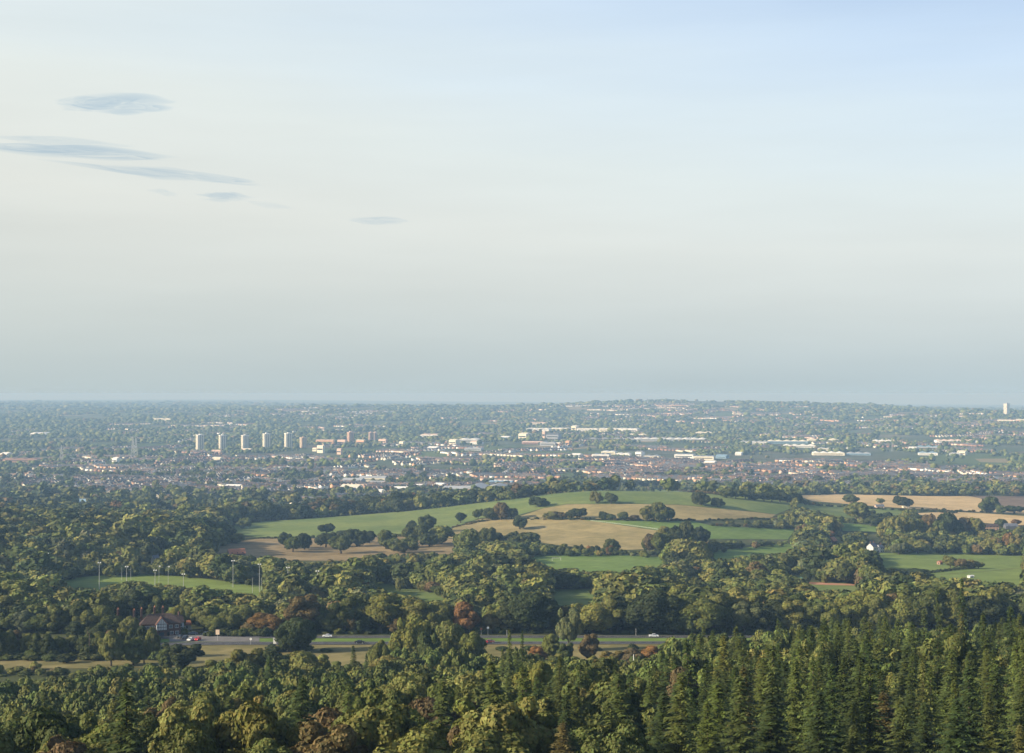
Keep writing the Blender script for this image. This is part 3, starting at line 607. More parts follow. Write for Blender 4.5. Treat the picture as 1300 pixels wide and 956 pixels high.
# ------------------------------------------------------------------ roadside and named trees of the near valley
def near(rows, where, kind='broad'):
    for u, vt, Y, wp, col in rows:
        x, _, z = atY(u, Y); top = -(vt - HV) / F * Y; tree(kind, u, Y, max(4, top - z), wp * Y / F, col, where)
near([(u_, 802 + 5 * math.sin(u_), 592 + 4 * math.cos(u_ * 3), 26, c_) for u_, c_ in zip(range(-14, 204, 13), ['dark', 'green', 'mid', 'brown', 'olive', 'green', 'dark', 'mid', 'olive'] * 2)], 'in the thick verge hedge')
near([(160, 738, 850, 34, 'dark'), (182, 740, 850, 34, 'mid'), (146, 746, 845, 28, 'green'), (226, 746, 850, 30, 'dark'), (104, 747, 850, 34, 'green'), (250, 749, 840, 28, 'olive'), (204, 744, 855, 26, 'green'), (275, 752, 840, 30, 'dark')], 'hiding the near edge of the pitch')
near([(375, 784, 606, 46, 'dark')], 'standing between road and verge')
near([(722, 774, 606, 30, 'grey')], 'standing alone by the road, trunk showing')
near([(592, 766, 667, 46, 'rust'), (337, 778, 664, 40, 'rust'), (320, 788, 662, 24, 'brown'), (446, 776, 666, 24, 'brown'), (508, 784, 666, 26, 'brown'), (262, 772, 690, 26, 'gold')], 'behind the road')
near([(22, 738, 760, 76, 'olive'), (60, 742, 780, 56, 'yellow'), (90, 748, 800, 40, 'mid'), (2, 758, 700, 50, 'yellow'), (52, 768, 690, 60, 'mid'), (88, 772, 680, 40, 'brown')], 'in the big copse at the far left')
near([(110, 776, 655, 36, 'olive'), (128, 768, 668, 30, 'mid'), (145, 783, 640, 44, 'green'), (100, 790, 640, 34, 'dark'), (165, 782, 634, 26, 'olive'), (128, 790, 625, 30, 'dark')], 'left of the timbered pub')
near([(240, 762, 700, 34, 'olive'), (225, 768, 680, 22, 'yellow'), (275, 760, 720, 36, 'gold'), (300, 770, 700, 30, 'olive'), (310, 775, 690, 26, 'dark'), (205, 758, 720, 34, 'green'), (180, 752, 730, 44, 'dark'), (150, 756, 735, 44, 'green')], 'behind the timbered pub')
near([(142, 803, 565, 36, 'yellow'), (170, 812, 568, 34, 'mid'), (184, 806, 572, 26, 'olive'), (235, 816, 548, 50, 'dark'), (213, 824, 555, 34, 'green'), (86, 832, 575, 20, 'dark')], 'in front of the timbered pub')
near([(283, 835, 500, 50, 'yellow'), (312, 822, 500, 56, 'olive'), (345, 824, 510, 50, 'green'), (395, 829, 480, 58, 'yellow'), (365, 836, 490, 40, 'mid'), (522, 785, 535, 48, 'yellow'), (566, 788, 535, 46, 'olive'), (600, 801, 522, 38, 'mid'), (544, 804, 515, 32, 'green'),
      (482, 812, 500, 26, 'olive'), (490, 832, 470, 50, 'gold'), (535, 836, 465, 50, 'green'), (575, 830, 470, 50, 'green')], 'on the near slope below the road')
near([(748, 804, 566, 36, 'brown'), (700, 806, 566, 30, 'mid'), (718, 815, 560, 28, 'green'), (682, 821, 556, 34, 'rust'), (775, 825, 552, 36, 'gold'), (800, 824, 552, 40, 'brown'), (830, 821, 552, 38, 'rust')], 'in the gap where the road shows')
near([(880, 760, 668, 46, 'yellow'), (905, 754, 690, 52, 'olive'), (932, 748, 705, 56, 'yellow'), (868, 772, 662, 40, 'mid'), (960, 750, 700, 54, 'olive'), (988, 758, 680, 46, 'olive'), (1010, 754, 700, 48, 'green'), (1030, 764, 668, 42, 'mid'), (1058, 768, 664, 42, 'olive'),
      (845, 752, 690, 56, 'mid'), (820, 760, 690, 40, 'brown'), (790, 758, 680, 44, 'yellow'), (765, 768, 676, 40, 'olive'), (745, 772, 674, 30, 'brown'), (860, 742, 720, 60, 'yellow'), (820, 738, 760, 60, 'olive')], 'in the golden wood')
near([(1150, 722, 1050, 56, 'dark'), (1125, 730, 1040, 40, 'dark'), (1170, 730, 1050, 30, 'green'), (1232, 737, 960, 26, 'dark'), (1205, 740, 930, 40, 'green'), (1270, 740, 900, 34, 'dark'), (1290, 750, 880, 40, 'olive')], 'at the near edge of the pasture')
near([(452, 818, 430, 26, 'fir'), (467, 828, 410, 22, 'fir'), (430, 838, 400, 26, 'fir2'), (648, 796, 395, 30, 'fir2'), (662, 800, 380, 26, 'fir'), (640, 822, 370, 26, 'fir2'), (1222, 733, 380, 30, 'fir'), (1196, 746, 360, 30, 'fir'), (875, 800, 390, 30, 'fir')], 'spiring above the near slope', 'con')

# skyline of the near slope in photo rows
SKU, SKV = zip(*[(-60, 852), (60, 850), (118, 848), (125, 838), (262, 844), (283, 828), (345, 824), (362, 832), (395, 834), (440, 842), (475, 838), (500, 815), (560, 812), (600, 822), (630, 824), (650, 812), (670, 822), (700, 824), (740, 826), (790, 834), (845, 822), (860, 792), (890, 775), (930, 764), (1000, 764), (1090, 760), (1130, 756), (1180, 757), (1220, 748), (1260, 757), (1310, 756), (1400, 756)])
cands = []
for Y in np.arange(172, 548, 8.2):
    for X in np.arange(-.42 * Y, .42 * Y, 8.4):
        x = X + rnd.uniform(-2.6, 2.6); y = Y + rnd.uniform(-2.6, 2.6); u = CU + F * x / y; sk = np.interp(u, SKU, SKV); zg = float(H(x, y))
        con = rnd.random() < (.84 if u > 880 else (.45 if u > 620 else .12)) and y < 450 or (u > 840 and y < 262)
        h = min(rnd.choice([rnd.uniform(8, 13), rnd.uniform(12, 17), rnd.uniform(16, 20)], p=[.35, .45, .2]) if con else rnd.uniform(8, 14), (-(sk + rnd.uniform(0, 26) - HV) / F * y) - zg)
        if h < 4.5: continue
        vt = HV - F * (zg + h) / y
        if vt > 985: continue
        cands.append((x, y, h, con and h > 7, u, vt))
refresh()
# hide nothing the photo shows: keep only plants whose tops stay below the skyline (done above); nearest 300 conifers are things
def fcol(con, u, y=400):
    if con: return pick(('fir', 4), ('fir2', 5), ('larch', .5), ('olive', .4))
    return pick(('green', 2), ('mid', 3), ('olive', 3), ('yellow', 1.6), ('gold', .2), ('brown', .4))
def band(y): return 'front rank' if y < 275 else ('middle ranks' if y < 345 else 'rear ranks')
def side(u):
    for a, n in ((170, 'below the timbered pub'), (380, 'below the car park'), (600, 'below the black car'), (740, 'below the red car'), (880, 'below the road gap'), (1020, 'below the golden wood'), (1130, 'below the clay path'), (1230, 'below the pasture')):
        if u < a: return n
    return 'at the right edge'
STUFFC = []; nc = nb_ = 0
for c in sorted(cands, key=lambda c: -c[2] / c[1]):
    x, y, h, con, u, vt = c
    if not con and y < 300 and rnd.random() < .0: continue
    if con:
        if nc < 270: nc += 1; tree('con', x, y, h, rnd.uniform(7.4, 10.4) * min(1, h / 12), fcol(1, u), side(u) + ', ' + band(y), False)
        else: STUFFC.append(c)
    else:
        if nb_ < 130: nb_ += 1; tree('broad', x, y, h, rnd.uniform(8, 12) * min(1, h / 10), fcol(0, u), side(u) + ', ' + band(y), False)
        else: STUFFC.append(c)

# ------------------------------------------------------------------ merged masses: far too many to tell apart
class Mass:
    def __init__(s): s.V = []; s.Q = []; s.T = []; s.o = 0
    def add(s, V, Q, T):
        s.V.append(np.asarray(V, np.float32)); s.Q.append(np.asarray(Q) + s.o); s.T.append(np.asarray(T, np.float32)); s.o += len(V)
    def stamp(s, V, Q, T, pos, scl, ang, col):
        """many copies of one template at once: pos (n,3), scl (n,3), ang (n,), col (n,3)"""
        n = len(pos)
        if not n: return
        c, si = np.cos(ang)[:, None], np.sin(ang)[:, None]; x = V[None, :, 0] * scl[:, 0:1]; y = V[None, :, 1] * scl[:, 1:2]; z = V[None, :, 2] * scl[:, 2:3]
        W = np.stack([x * c - y * si, x * si + y * c, z], -1) + pos[:, None, :]
        QQ = Q[None] + (np.arange(n) * len(V))[:, None, None]; TT = T[None] * col[:, None, :]
        s.add(W.reshape(-1, 3), QQ.reshape(-1, Q.shape[1]), TT.reshape(-1, 3))
    def obj(s, name, m, label, cat):
        return tag(link(name, crown_mesh(name, np.concatenate(s.V), np.concatenate(s.Q), np.clip(np.concatenate(s.T), 0, 1), m)), label, cat, kind='stuff')
def blob(n_l, r, h0, h1, leaf, n):
    L = lobes_broad(r, h0, h1, n_l, (.38, .58)); iv, jf = ico(1); V, Q, T = leafy(L, n, leaf, core=0); VV = [V]; QQ = [Q]; TT = [T]; o = len(V)
    for x, y, z, R_ in (L if n < 100 else L[np.argsort(-L[:, 3])[:4]]):
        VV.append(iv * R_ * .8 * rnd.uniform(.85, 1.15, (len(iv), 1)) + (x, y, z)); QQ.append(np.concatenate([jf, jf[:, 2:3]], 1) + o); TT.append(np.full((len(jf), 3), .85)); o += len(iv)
    return np.concatenate(VV), np.concatenate(QQ), np.concatenate(TT)
NEART = [leafy(lobes_broad(5, .3, 10, 22, (.2, .42)), 3500, .6) for _ in range(3)]
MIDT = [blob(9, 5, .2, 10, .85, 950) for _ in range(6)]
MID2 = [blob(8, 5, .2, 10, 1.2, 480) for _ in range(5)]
FART = [blob(2, 5, 0, 10, 1.8, 60) for _ in range(8)]
def far_blob():
    iv, jf = ico(1); V = iv * rnd.uniform(.72, 1.2, (len(iv), 1)) * (5, 5, 5) + (0, 0, 4.6); Q = np.concatenate([jf, jf[:, 2:3]], 1); return V, Q, rnd.uniform(.75, 1.25, (len(Q), 1)) * np.ones((1, 3))
DIST = [far_blob() for _ in range(6)]
def colarr(keys, p, n, var=.2):
    k = rnd.choice(len(keys), n, p=np.array(p) / sum(p)); c = np.array([C_[x] for x in keys])[k]
    return c * rnd.uniform(1 - var, 1 + var, (n, 1)) * rnd.uniform(.93, 1.07, (n, 3))
def stamp_all(mass, tmpl, X, Y, h, wd, col):
    Z = H(X, Y) - .3; k = rnd.integers(0, len(tmpl), len(X)); s = np.stack([wd / 10, wd / 10, h / 10], -1); P = np.stack([X, Y, Z], -1); a = rnd.uniform(0, 6.28, len(X))
    for i, t in enumerate(tmpl): m = k == i; mass.stamp(*t, P[m], s[m], a[m], col[m])

# woodland of the near and middle valley: the largest are trees of their own, the rest one wood
def vn(x, y, s_, seed):
    g = _vg.setdefault(seed, np.random.default_rng(seed).random((256, 256))); a = np.asarray(x) / s_; b = np.asarray(y) / s_; i = np.floor(a).astype(int); j = np.floor(b).astype(int); fx = a - i; fy = b - j; fx = fx * fx * (3 - 2 * fx); fy = fy * fy * (3 - 2 * fy)
    q = lambda i, j: g[i % 256, j % 256]; return (q(i, j) * (1 - fx) + q(i + 1, j) * fx) * (1 - fy) + (q(i, j + 1) * (1 - fx) + q(i + 1, j + 1) * fx) * fy
_vg = {}
YHOUSE = at(1111, 702, 700)[1]
wood = []
yy = 668.
while yy < 2750:
    st = 9.0 if yy < 1000 else (10 if yy < 1500 else 11.5)
    for X in np.arange(-.40 * yy, .40 * yy, st):
        x = X + rnd.uniform(-.36, .36) * st; y = yy + rnd.uniform(-.36, .36) * st; u = CU + F * x / y
        if u < -50 or u > 1350: continue
        if 150 < u < 250 and y < 700: continue
        if y < 700 and (310 < u < 362 or 565 < u < 620): continue
        if u < 340 and y > 1080 and rnd.random() < .35: continue
        dns = float(vn(x, y, 38, 11)); clear = (.06 if (y < 980 or u < 300) else .16) + .8 * max(0, .45 - dns) if y < 1960 else (.82 if u < 960 else .22)
        if rnd.random() < clear: continue
        h = (7.5 + 11 * float(vn(x, y, 60, 12)) * 1.0) * rnd.choice([.62, .85, 1, 1.12, 1.3], p=[.2, .2, .3, .2, .1]); zg = float(H(x, y)); vt = HV - F * (zg + h * 1.15) / y; vb = HV - F * zg / y
        i = int(round(vt + 1.5 - 504)); j = int(round((u + 20) / 5)); j = min(max(j, 0), PM.shape[1] - 1)
        if 0 <= i < PM.shape[0] and YH[i, j] < y - 15: continue            # its top is hidden by the ground before it
        if 1050 < u < 1108 and abs(y - YHOUSE) < 45: h = min(h, 5.5)
        if u < 340 and y > 1080: h *= 1.35
        else: h *= 1.08
        wd = h * rnd.uniform(.9, 1.3)
        ok = False
        for q in (1, .7, .48, .32):
            if h * q < 3: break
            if not blocked(u, HV - F * (zg + h * q) / y, vb, y, wd * q * .5 * F / y): ok = True; break
        if not ok: continue
        wood.append((x, y, h * q, wd * (q + .1), u, vt))
    yy += st

def wcol(u, y, n=1):
    if y < 1000: return ['green', 'mid', 'olive', 'yellow', 'dark', 'brown', 'rust', 'gold', 'grey'], [3, 3, 3.2, 1.6, 2.4, .3, .04, .25, .5]
    return ['green', 'mid', 'olive', 'yellow', 'dark', 'brown', 'grey'], [3, 2.5, 2.5, .8, 3, .5, .5]
def where_mid(u, y):
    if y < 760: a = 'behind the road'
    elif y < 860: a = 'before the sports pitch' if u < 420 else 'mid valley'
    else: a = 'beyond the sports pitch' if u < 420 else 'below the fields'
    for c, n in ((130, 'far left'), (260, 'above the pub'), (400, 'above the rust tree'), (520, 'above the black car'), (640, 'above the big rust tree'), (760, 'above the lone tree'), (900, 'left of the golden wood'), (1020, 'above the golden wood'), (1130, 'below the clay path')):
        if u < c: return a + ', ' + n
    return a + ', toward the right edge'
wood.sort(key=lambda c: c[1]); NW = 72
for c in wood[:NW]:
    k, p = wcol(c[4], c[1]); tree('mid' if c[1] > 720 else 'broad', c[0], c[1], c[2], c[3], pick(*zip(k, p)), where_mid(c[4], c[1]), False)
ms = Mass(); A = np.array([c[:4] for c in wood[NW:]])
for lo, hi, tm in ((0, 1300, MIDT), (1300, 1900, MID2), (1900, 4000, FART)):
    m = (A[:, 1] >= lo) & (A[:, 1] < hi); B = A[m]; k, p = wcol(0, 900 if hi < 2000 else 2000); stamp_all(ms, tm, B[:, 0], B[:, 1], B[:, 2], B[:, 3], colarr(k, p, len(B)))
if STUFFC:
    B = np.array([(c[0], c[1], c[2], min(9, c[2] * .8)) for c in STUFFC]); stamp_all(ms, NEART, B[:, 0], B[:, 1], B[:, 2], B[:, 3], colarr(['green', 'mid', 'olive', 'fir2'], [1, 1, 1, 2], len(B)))
ms.obj('woodland', M_leafm, 'dense mixed green woodland filling the valley between road, fields and town', 'woodland')
# scrub under the near trees and along the verge
ms = Mass(); n = 2600; u = rnd.uniform(-40, 1340, n); y = 200 + 370 * rnd.random(n) ** .7; m = (y < 552) | (rnd.random(n) < .2); m &= ~((u > 380) & (u < 860) & (y > 560)) & ~((u < 345) & (y > 556)); u, y = u[m], y[m]
stamp_all(ms, MIDT, (u - CU) / F * y, y, rnd.uniform(1.2, 3.6, len(u)), rnd.uniform(3, 7, len(u)), colarr(['mid', 'olive', 'yellow', 'gold', 'brown', 'green'], [3, 3, 1, .5, .6, 2], len(u)))
n = 90; u = rnd.uniform(-40, 212, n); y = 588 + rnd.normal(0, 2.5, n)
stamp_all(ms, MIDT, (u - CU) / F * y, y, rnd.uniform(2, 4.5, n), rnd.uniform(5, 9, n), colarr(['dark', 'green', 'mid'], [2, 2, 1], n))
n = 420; u = rnd.uniform(-40, 1340, n); y = np.where(rnd.random(n) < .5, 668 + rnd.normal(0, 1.5, n), 608 + rnd.normal(0, 2, n)); m = ~((u > 235) & (u < 345)) & ~((y < 640) & ((u > 385) & (u < 860)) & (rnd.random(n) < .8)); u, y = u[m], y[m]
stamp_all(ms, MIDT, (u - CU) / F * y, y, rnd.uniform(1.5, 3.4, len(u)), rnd.uniform(3, 7, len(u)), colarr(['dark', 'green', 'mid', 'olive'], [3, 2, 1, 1], len(u)))
ms.obj('undergrowth', M_leafm, 'green and bronze scrub growing under the near trees and along the verge', 'scrub')

# ------------------------------------------------------------------ town: sheds, schools, tower blocks, streets of houses
FOOT = []                                               # (x, y, radius) kept clear of far trees
SHED_N = dict(white='pale_shed')
WALL = dict(offwhite=(.52, .53, .52), cream=(.80, .74, .58), white=(.85, .84, .8), brick=(.32, .19, .14), orange=(.60, .36, .22), grey=(.38, .40, .42), pink=(.66, .48, .38), blue=(.22, .34, .45), teal=(.08, .2, .19), dark=(.12, .12, .13))
_mc = {}
def flat(c, key=''):
    c = WALL[c] if isinstance(c, str) else c
    if c not in _mc: _mc[c] = mat('cladding', c, .7, .07, .08)
    return _mc[c]
def shed(u, v, wp, hp, depth, wall, roof, label, cat='warehouse', bays=3, y0=2200, rz=None, windows=True, group=None, Y=None):
    rz = (R(-9) if wp > 30 else R(-15 if wp > 14 else -28)) if rz is None else rz
    x, Yy, z = at(u, v, y0) if Y is None else atY(u, Y); W_ = wp * Yy / F; hh = max(4, hp * Yy / F); o = thing('warehouse' if cat == 'warehouse' else cat.replace(' ', '_'), label, cat, (x, Yy, z - 1), rz, group)
    b = MB(); b.box(-W_ / 2, W_ / 2, 0, depth, 0, hh + 1); b.build('wall', flat(wall), o)
    r = MB(); n = max(1, bays); bw = W_ / n
    for i in range(n): r.gable(-W_ / 2 + i * bw, -W_ / 2 + (i + 1) * bw, 0, depth, hh + 1.01, min(bw, depth) * .12 + .6, 'y' if n > 1 else 'x', 0, .0 if n > 1 else .4)
    r.build('roof', flat(roof), o)
    if windows:
        k = MB(); k.box(-W_ * .44, W_ * .44, -.12, -.02, 1 + hh * .4, 1 + hh * .62); k.build('window_strip', M_dark, o)
    for i in range(int(W_ / 12) + 1):
        for dd in np.arange(0, depth + 1, 12): FOOT.append((x + (-W_ / 2 + i * 12) * math.cos(rz) - dd * math.sin(rz), Yy + dd * math.cos(rz) + (-W_ / 2 + i * 12) * math.sin(rz), 10))
    FOOT.append((x, Yy - 16, 13)); 
    for i in range(int(W_ / 12) + 1): FOOT.append((x - W_ / 2 + i * 12, Yy - 14, 12)); FOOT.append((x - W_ / 2 + i * 12, Yy - 34, 12))
    return o
SH = [  # u, base row, width, height, depth, wall, roof, bays, label
 (682, 547, 30, 2.6, 60, 'white', 'white', 4, 'long white shed, leftmost of the bright works row'), (710, 547, 24, 3, 60, 'cream', 'white', 3, 'cream shed second in the bright works row'),
 (728, 547, 6, 6, 40, 'cream', 'white', 1, 'tall cream block rising from the bright works row'), (745, 547.5, 26, 3.2, 70, 'white', 'cream', 5, 'white shed right of the tall cream block'), (775, 548, 30, 3.6, 70, 'cream', 'white', 4, 'wide cream shed in the bright works row'), (799, 548.5, 20, 4, 70, 'white', 'white', 3, 'white shed, rightmost of the bright works row'),
 (680, 539, 28, 2, 40, 'cream', 'pink', 2, 'low cream works building behind the bright row'), (663, 557.5, 11, 6.5, 50, 'cream', 'cream', 1, 'square cream block left of the dark heap shed'), 
 (690, 557.5, 3.4, 10, 12, 'pink', 'white', 1, 'narrow pink and white tower beside the dark shed'), (701, 557, 16, 5, 60, 'grey', 'dark', 1, 'dark pitched shed beside the pink tower'),
 (675, 564, 26, 2.4, 30, 'brick', 'pink', 1, 'long brick building below the dark pitched shed'), (695, 566, 20, 4, 40, 'grey', 'grey', 2, 'grey block right of the long brick building'), (706, 566, 9, 3, 25, 'orange', 'cream', 1, 'orange-yellow block beside the grey one'), (720, 566, 5, 6, 20, 'orange', 'orange', 1, 'small orange tower building east of the grey block'),
 (850, 560, 92, 2.6, 90, 'grey', 'white', 9, 'very long pale-roofed shed right of centre'), (893, 551, 20, 2, 40, 'cream', 'cream', 2, 'low cream shed above the very long shed'), (808, 554, 26, 2, 40, 'white', 'cream', 2, 'thin white shed left above the very long shed'), (775, 559, 60, 1.6, 40, 'grey', 'grey', 4, 'low grey shed left of the very long shed'),
 (762, 581, 22, 4, 40, 'white', 'grey', 3, 'white works unit, left of the pale cluster'), (772, 577, 18, 3.5, 40, 'cream', 'white', 2, 'cream works unit at the back of the pale cluster'), (790, 580, 18, 4, 40, 'white', 'white', 2, 'white works unit in the middle of the pale cluster'), (810, 581, 8, 7, 30, 'white', 'grey', 1, 'tall white unit in the pale cluster'), (826, 582, 20, 3, 40, 'cream', 'grey', 2, 'cream works unit at the right of the pale cluster'), (730, 580, 12, 2.6, 30, 'grey', 'white', 1, 'small grey unit left of the pale cluster'),
 (868, 582, 24, 5, 50, 'white', 'grey', 4, 'saw-roofed white works right of the pale cluster'), (893, 584, 26, 4.5, 50, 'cream', 'grey', 4, 'grey-roofed cream works beside the saw-roofed one'), (900, 590, 14, 3, 30, 'cream', 'white', 1, 'small cream unit below the grey-roofed works'), (915, 582, 14, 3, 30, 'blue', 'blue', 1, 'blue-roofed unit right of the grey-roofed works'), (937, 578, 8, 3, 20, 'white', 'white', 1, 'small white unit right of the blue roof'),
 (958, 564, 34, 3, 60, 'white', 'grey', 5, 'white-fronted shed left of the retail park'), (1000, 563, 50, 2.8, 70, 'blue', 'cream', 5, 'pale blue shed with cream roof in the retail park'), (1015, 568, 40, 2.5, 40, 'white', 'white', 4, 'white unit row below the pale blue shed'), (1045, 560, 40, 1.6, 40, 'cream', 'cream', 3, 'thin cream shed behind the retail park'),
 (1048, 572, 20, 2.6, 40, 'cream', 'grey', 2, 'small cream shed at the right end of the retail park'), (1078, 572, 10, 2, 30, 'white', 'white', 1, 'small bright white shed by the railway'), (1052, 578, 40, 3, 50, 'cream', 'white', 4, 'long cream shed nearest below the retail park'), (1090, 578, 30, 2.4, 50, 'blue', 'grey', 3, 'blue-grey shed right of the long cream one'), 
 (1120, 562, 24, 2.4, 60, 'white', 'white', 3, 'white shed right of the railway bridge'), (1215, 562, 50, 2.6, 70, 'white', 'pink', 6, 'long low shed with pinkish roof at the right'), (1180, 571, 30, 3.6, 50, 'grey', 'blue', 3, 'blue-roofed shed at the right'), (1158, 571, 10, 2.4, 30, 'white', 'white', 1, 'small white unit left of the blue-roofed shed'), (1178, 578, 24, 3, 40, 'white', 'blue', 2, 'white shed below the blue-roofed one'), (1212, 578, 14, 2.6, 40, 'grey', 'grey', 2, 'grey shed at the right between two white ones'), (1220, 578, 10, 4.4, 40, 'cream', 'cream', 1, 'bright cream block at the right end'),
 (545, 555, 24, 3, 60, 'white', 'pink', 2, 'white shed with pinkish roof left of centre'), (526, 564, 22, 2.4, 50, 'grey', 'dark', 2, 'dark-roofed shed below the pinkish roof'), (574, 565, 10, 6, 30, 'cream', 'cream', 1, 'bright cream cube left of centre'), (594, 562, 26, 4, 50, 'grey', 'white', 2, 'grey shed behind the bright cream cube'), (603, 564, 14, 3, 30, 'white', 'pink', 1, 'white block right of the bright cream cube'), (548, 571, 14, 2.6, 30, 'grey', 'white', 1, 'grey-white unit below the dark-roofed shed'), (600, 572, 22, 2.6, 40, 'grey', 'grey', 2, 'long grey unit below the bright cream cube'),
 (640, 558, 12, 3, 30, 'blue', 'white', 1, 'pale blue block left of the cream block'), (446, 612.5, 26, 3, 30, 'grey', 'grey', 1, 'low grey school wing, left half'), (472, 611.5, 34, 4.5, 30, 'cream', 'grey', 1, 'flat grey-roofed school wing, right half'), (478, 615, 20, 3, 16, 'white', 'grey', 1, 'small white wing before the grey school'),
 (443, 623, 24, 5, 30, 'white', 'cream', 1, 'white low block below the grey school'), (514, 627, 32, 6, 30, 'cream', 'white', 1, 'white two-storey school left of the big shed'), (530, 619, 10, 2.4, 20, 'cream', 'white', 1, 'small white roof beside the two-storey school'),
 (482, 627, 6, 4.5, 12, 'white', 'white', 1, 'small white block left of the two-storey school'), (577, 628, 34, 5.5, 60, 'orange', 'grey', 1, 'orange-walled shed beside the big grey roof'), (610, 629, 52, 8, 110, 'orange', 'grey', 2, 'big shed with grey roof and orange wall'), (556, 618, 12, 3, 20, 'cream', 'white', 1, 'cream block left of the orange-walled shed'), (635, 615, 30, 3, 20, 'grey', 'blue', 1, 'long blue-grey roof behind the big shed'),
 (4, 579.5, 12, 3.4, 30, 'cream', 'white', 1, 'bright cream shed at the left edge'), (48, 552.5, 22, 2.2, 50, 'white', 'white', 2, 'long white greenhouse far to the left'), (145, 587, 8, 5, 20, 'white', 'white', 1, 'bright white gabled block left of the towers'), (26, 587, 44, 4, 30, 'brick', 'brick', 3, 'long brick terrace block at the left'),
 (274, 584, 13, 2.4, 20, 'cream', 'cream', 1, 'low cream podium between towers, left one'), (274, 575, 14, 3, 14, 'pink', 'pink', 1, 'pinkish low block right of the first tower'), (312, 573, 14, 2.8, 14, 'pink', 'cream', 1, 'pinkish low block below the third tower'), 
 (412, 564, 24, 5, 16, 'orange', 'pink', 1, 'orange slab block right of the small tower'), (433, 564, 12, 5, 14, 'pink', 'pink', 1, 'pink slab block by the brown tower'), (457, 565, 12, 6, 14, 'orange', 'cream', 1, 'orange block right of the brown tower'), (406, 575, 9, 9, 12, 'cream', 'cream', 1, 'stepped cream flats right of the small tower'), (430, 577, 6, 7, 12, 'pink', 'pink', 1, 'pinkish flats below the brown tower'), (399, 573, 6, 4, 12, 'cream', 'pink', 1, 'small cream block beside the stepped flats'), (485, 563, 11, 5, 14, 'pink', 'pink', 1, 'pink flats right of the twin brown towers'), (509, 567, 6, 6, 14, 'cream', 'cream', 1, 'cream flats right of the pink flats'),
 (295, 620, 20, 3.4, 16, 'white', 'white', 1, 'long white block at the end of the estate'), (205, 629, 6, 4, 10, 'white', 'white', 1, 'square white block below the estate street'), (204, 534, 30, 1.8, 60, 'cream', 'cream', 3, 'pale quarry buildings on the far hill at left'), (1296, 536, 12, 2.6, 30, 'orange', 'cream', 1, 'orange block at the right edge below the tower'), (1275, 536, 16, 2.4, 20, 'cream', 'cream', 1, 'low cream block below the far right tower'), (1226, 531, 16, 2.4, 20, 'cream', 'pink', 1, 'cream blocks on the ridge left of the tower'),
]
for u, v, wp, hp, dp, wl, rf, nb, lb in SH: shed(u, v, wp, hp, dp, wl, rf, lb, 'warehouse' if wp > 9 else 'block', nb)
shed(101, 641, 24, 3.2, 40, 'grey', 'blue', 'blue-roofed shed at the edge of the left wood', 'warehouse', 1, 1700); shed(90, 639, 6, 2, 10, 'cream', 'cream', 'small cream hut beside the blue roof', 'block', 1, 1700)
shed(129, 649.5, 8, 3.4, 8, 'white', 'cream', 'white cottage among trees left of the poplars', 'block', 1, 1500); shed(146, 649, 8, 2.4, 8, 'pink', 'pink', 'pinkish cottage among trees left of the poplars', 'block', 1, 1500)

def ribbon():                                            # storey-high glass and spandrel bands
    m = mat('ribbon_glazing', (.05, .07, .09), .2); nt = m.node_tree; t = nt.nodes.new('ShaderNodeTexCoord'); q = nt.nodes.new('ShaderNodeSeparateXYZ'); nt.links.new(t.outputs['Object'], q.inputs[0])
    a = nt.nodes.new('ShaderNodeMath'); a.operation = 'MODULO'; a.inputs[1].default_value = 2.8; nt.links.new(q.outputs['Z'], a.inputs[0]); b = nt.nodes.new('ShaderNodeMath'); b.operation = 'GREATER_THAN'; b.inputs[1].default_value = 1.4; nt.links.new(a.outputs[0], b.inputs[0])
    x = nt.nodes.new('ShaderNodeMix'); x.data_type = 'RGBA'; nt.links.new(b.outputs[0], x.inputs[0]); x.inputs[6].default_value = (.05, .07, .09, 1); x.inputs[7].default_value = (.4, .4, .38, 1); nt.links.new(x.outputs[2], nt.nodes['Principled BSDF'].inputs['Base Color']); return m
M_ribbon = ribbon()
def tower(u, v, wp, hp, wall, strip_, label, cap='white', y0=2500):
    x, Y, z = at(u, v, y0); W_ = wp * Y / F; hh = hp * Y / F; o = thing('tower_block', label, 'tower block', (x, Y, z - 2), R(rnd.uniform(28, 34)), 'tower blocks above the town')
    W_ = W_ / 1.28; s = W_ / 2; b = MB(); b.box(-s, s, -s, s, 0, hh + 2); b.build('wall', flat(wall), o)
    for sx_, sy_ in ((0, -1), (-1, 0), (1, 0), (0, 1)):
        for c, hw_, nm_, mm_, pr in [(c, s * .17, 'balcony_stack', flat(strip_), .9) for c in (-.62, 0, .62)] + [(c, s * .12, 'window_strip', M_ribbon, .14) for c in (-.31, .31)]:
            k = MB(); a, e = s * c - hw_, s * c + hw_; top = hh + (2 if pr > .5 else 1.2)
            if sx_ == 0: y_ = sorted((sy_ * (s + .02), sy_ * (s + pr))); k.box(a, e, y_[0], y_[1], 3, top)
            else: x_ = sorted((sx_ * (s + .02), sx_ * (s + pr))); k.box(x_[0], x_[1], a, e, 3, top)
            k.build(nm_, mm_, o)
    r = MB(); r.box(-s - 1.0, s + 1.0, -s - 1.0, s + 1.0, hh + 2.01, hh + 3.4); r.box(-s * .35, s * .35, -s * .35, s * .35, hh + 3.41, hh + 6.5); r.build('roof', flat(cap), o)
    for d in range(0, 60, 9): FOOT.append((x, Y - d, 14))
TB, TW = (.28, .31, .36), (.74, .69, .56)
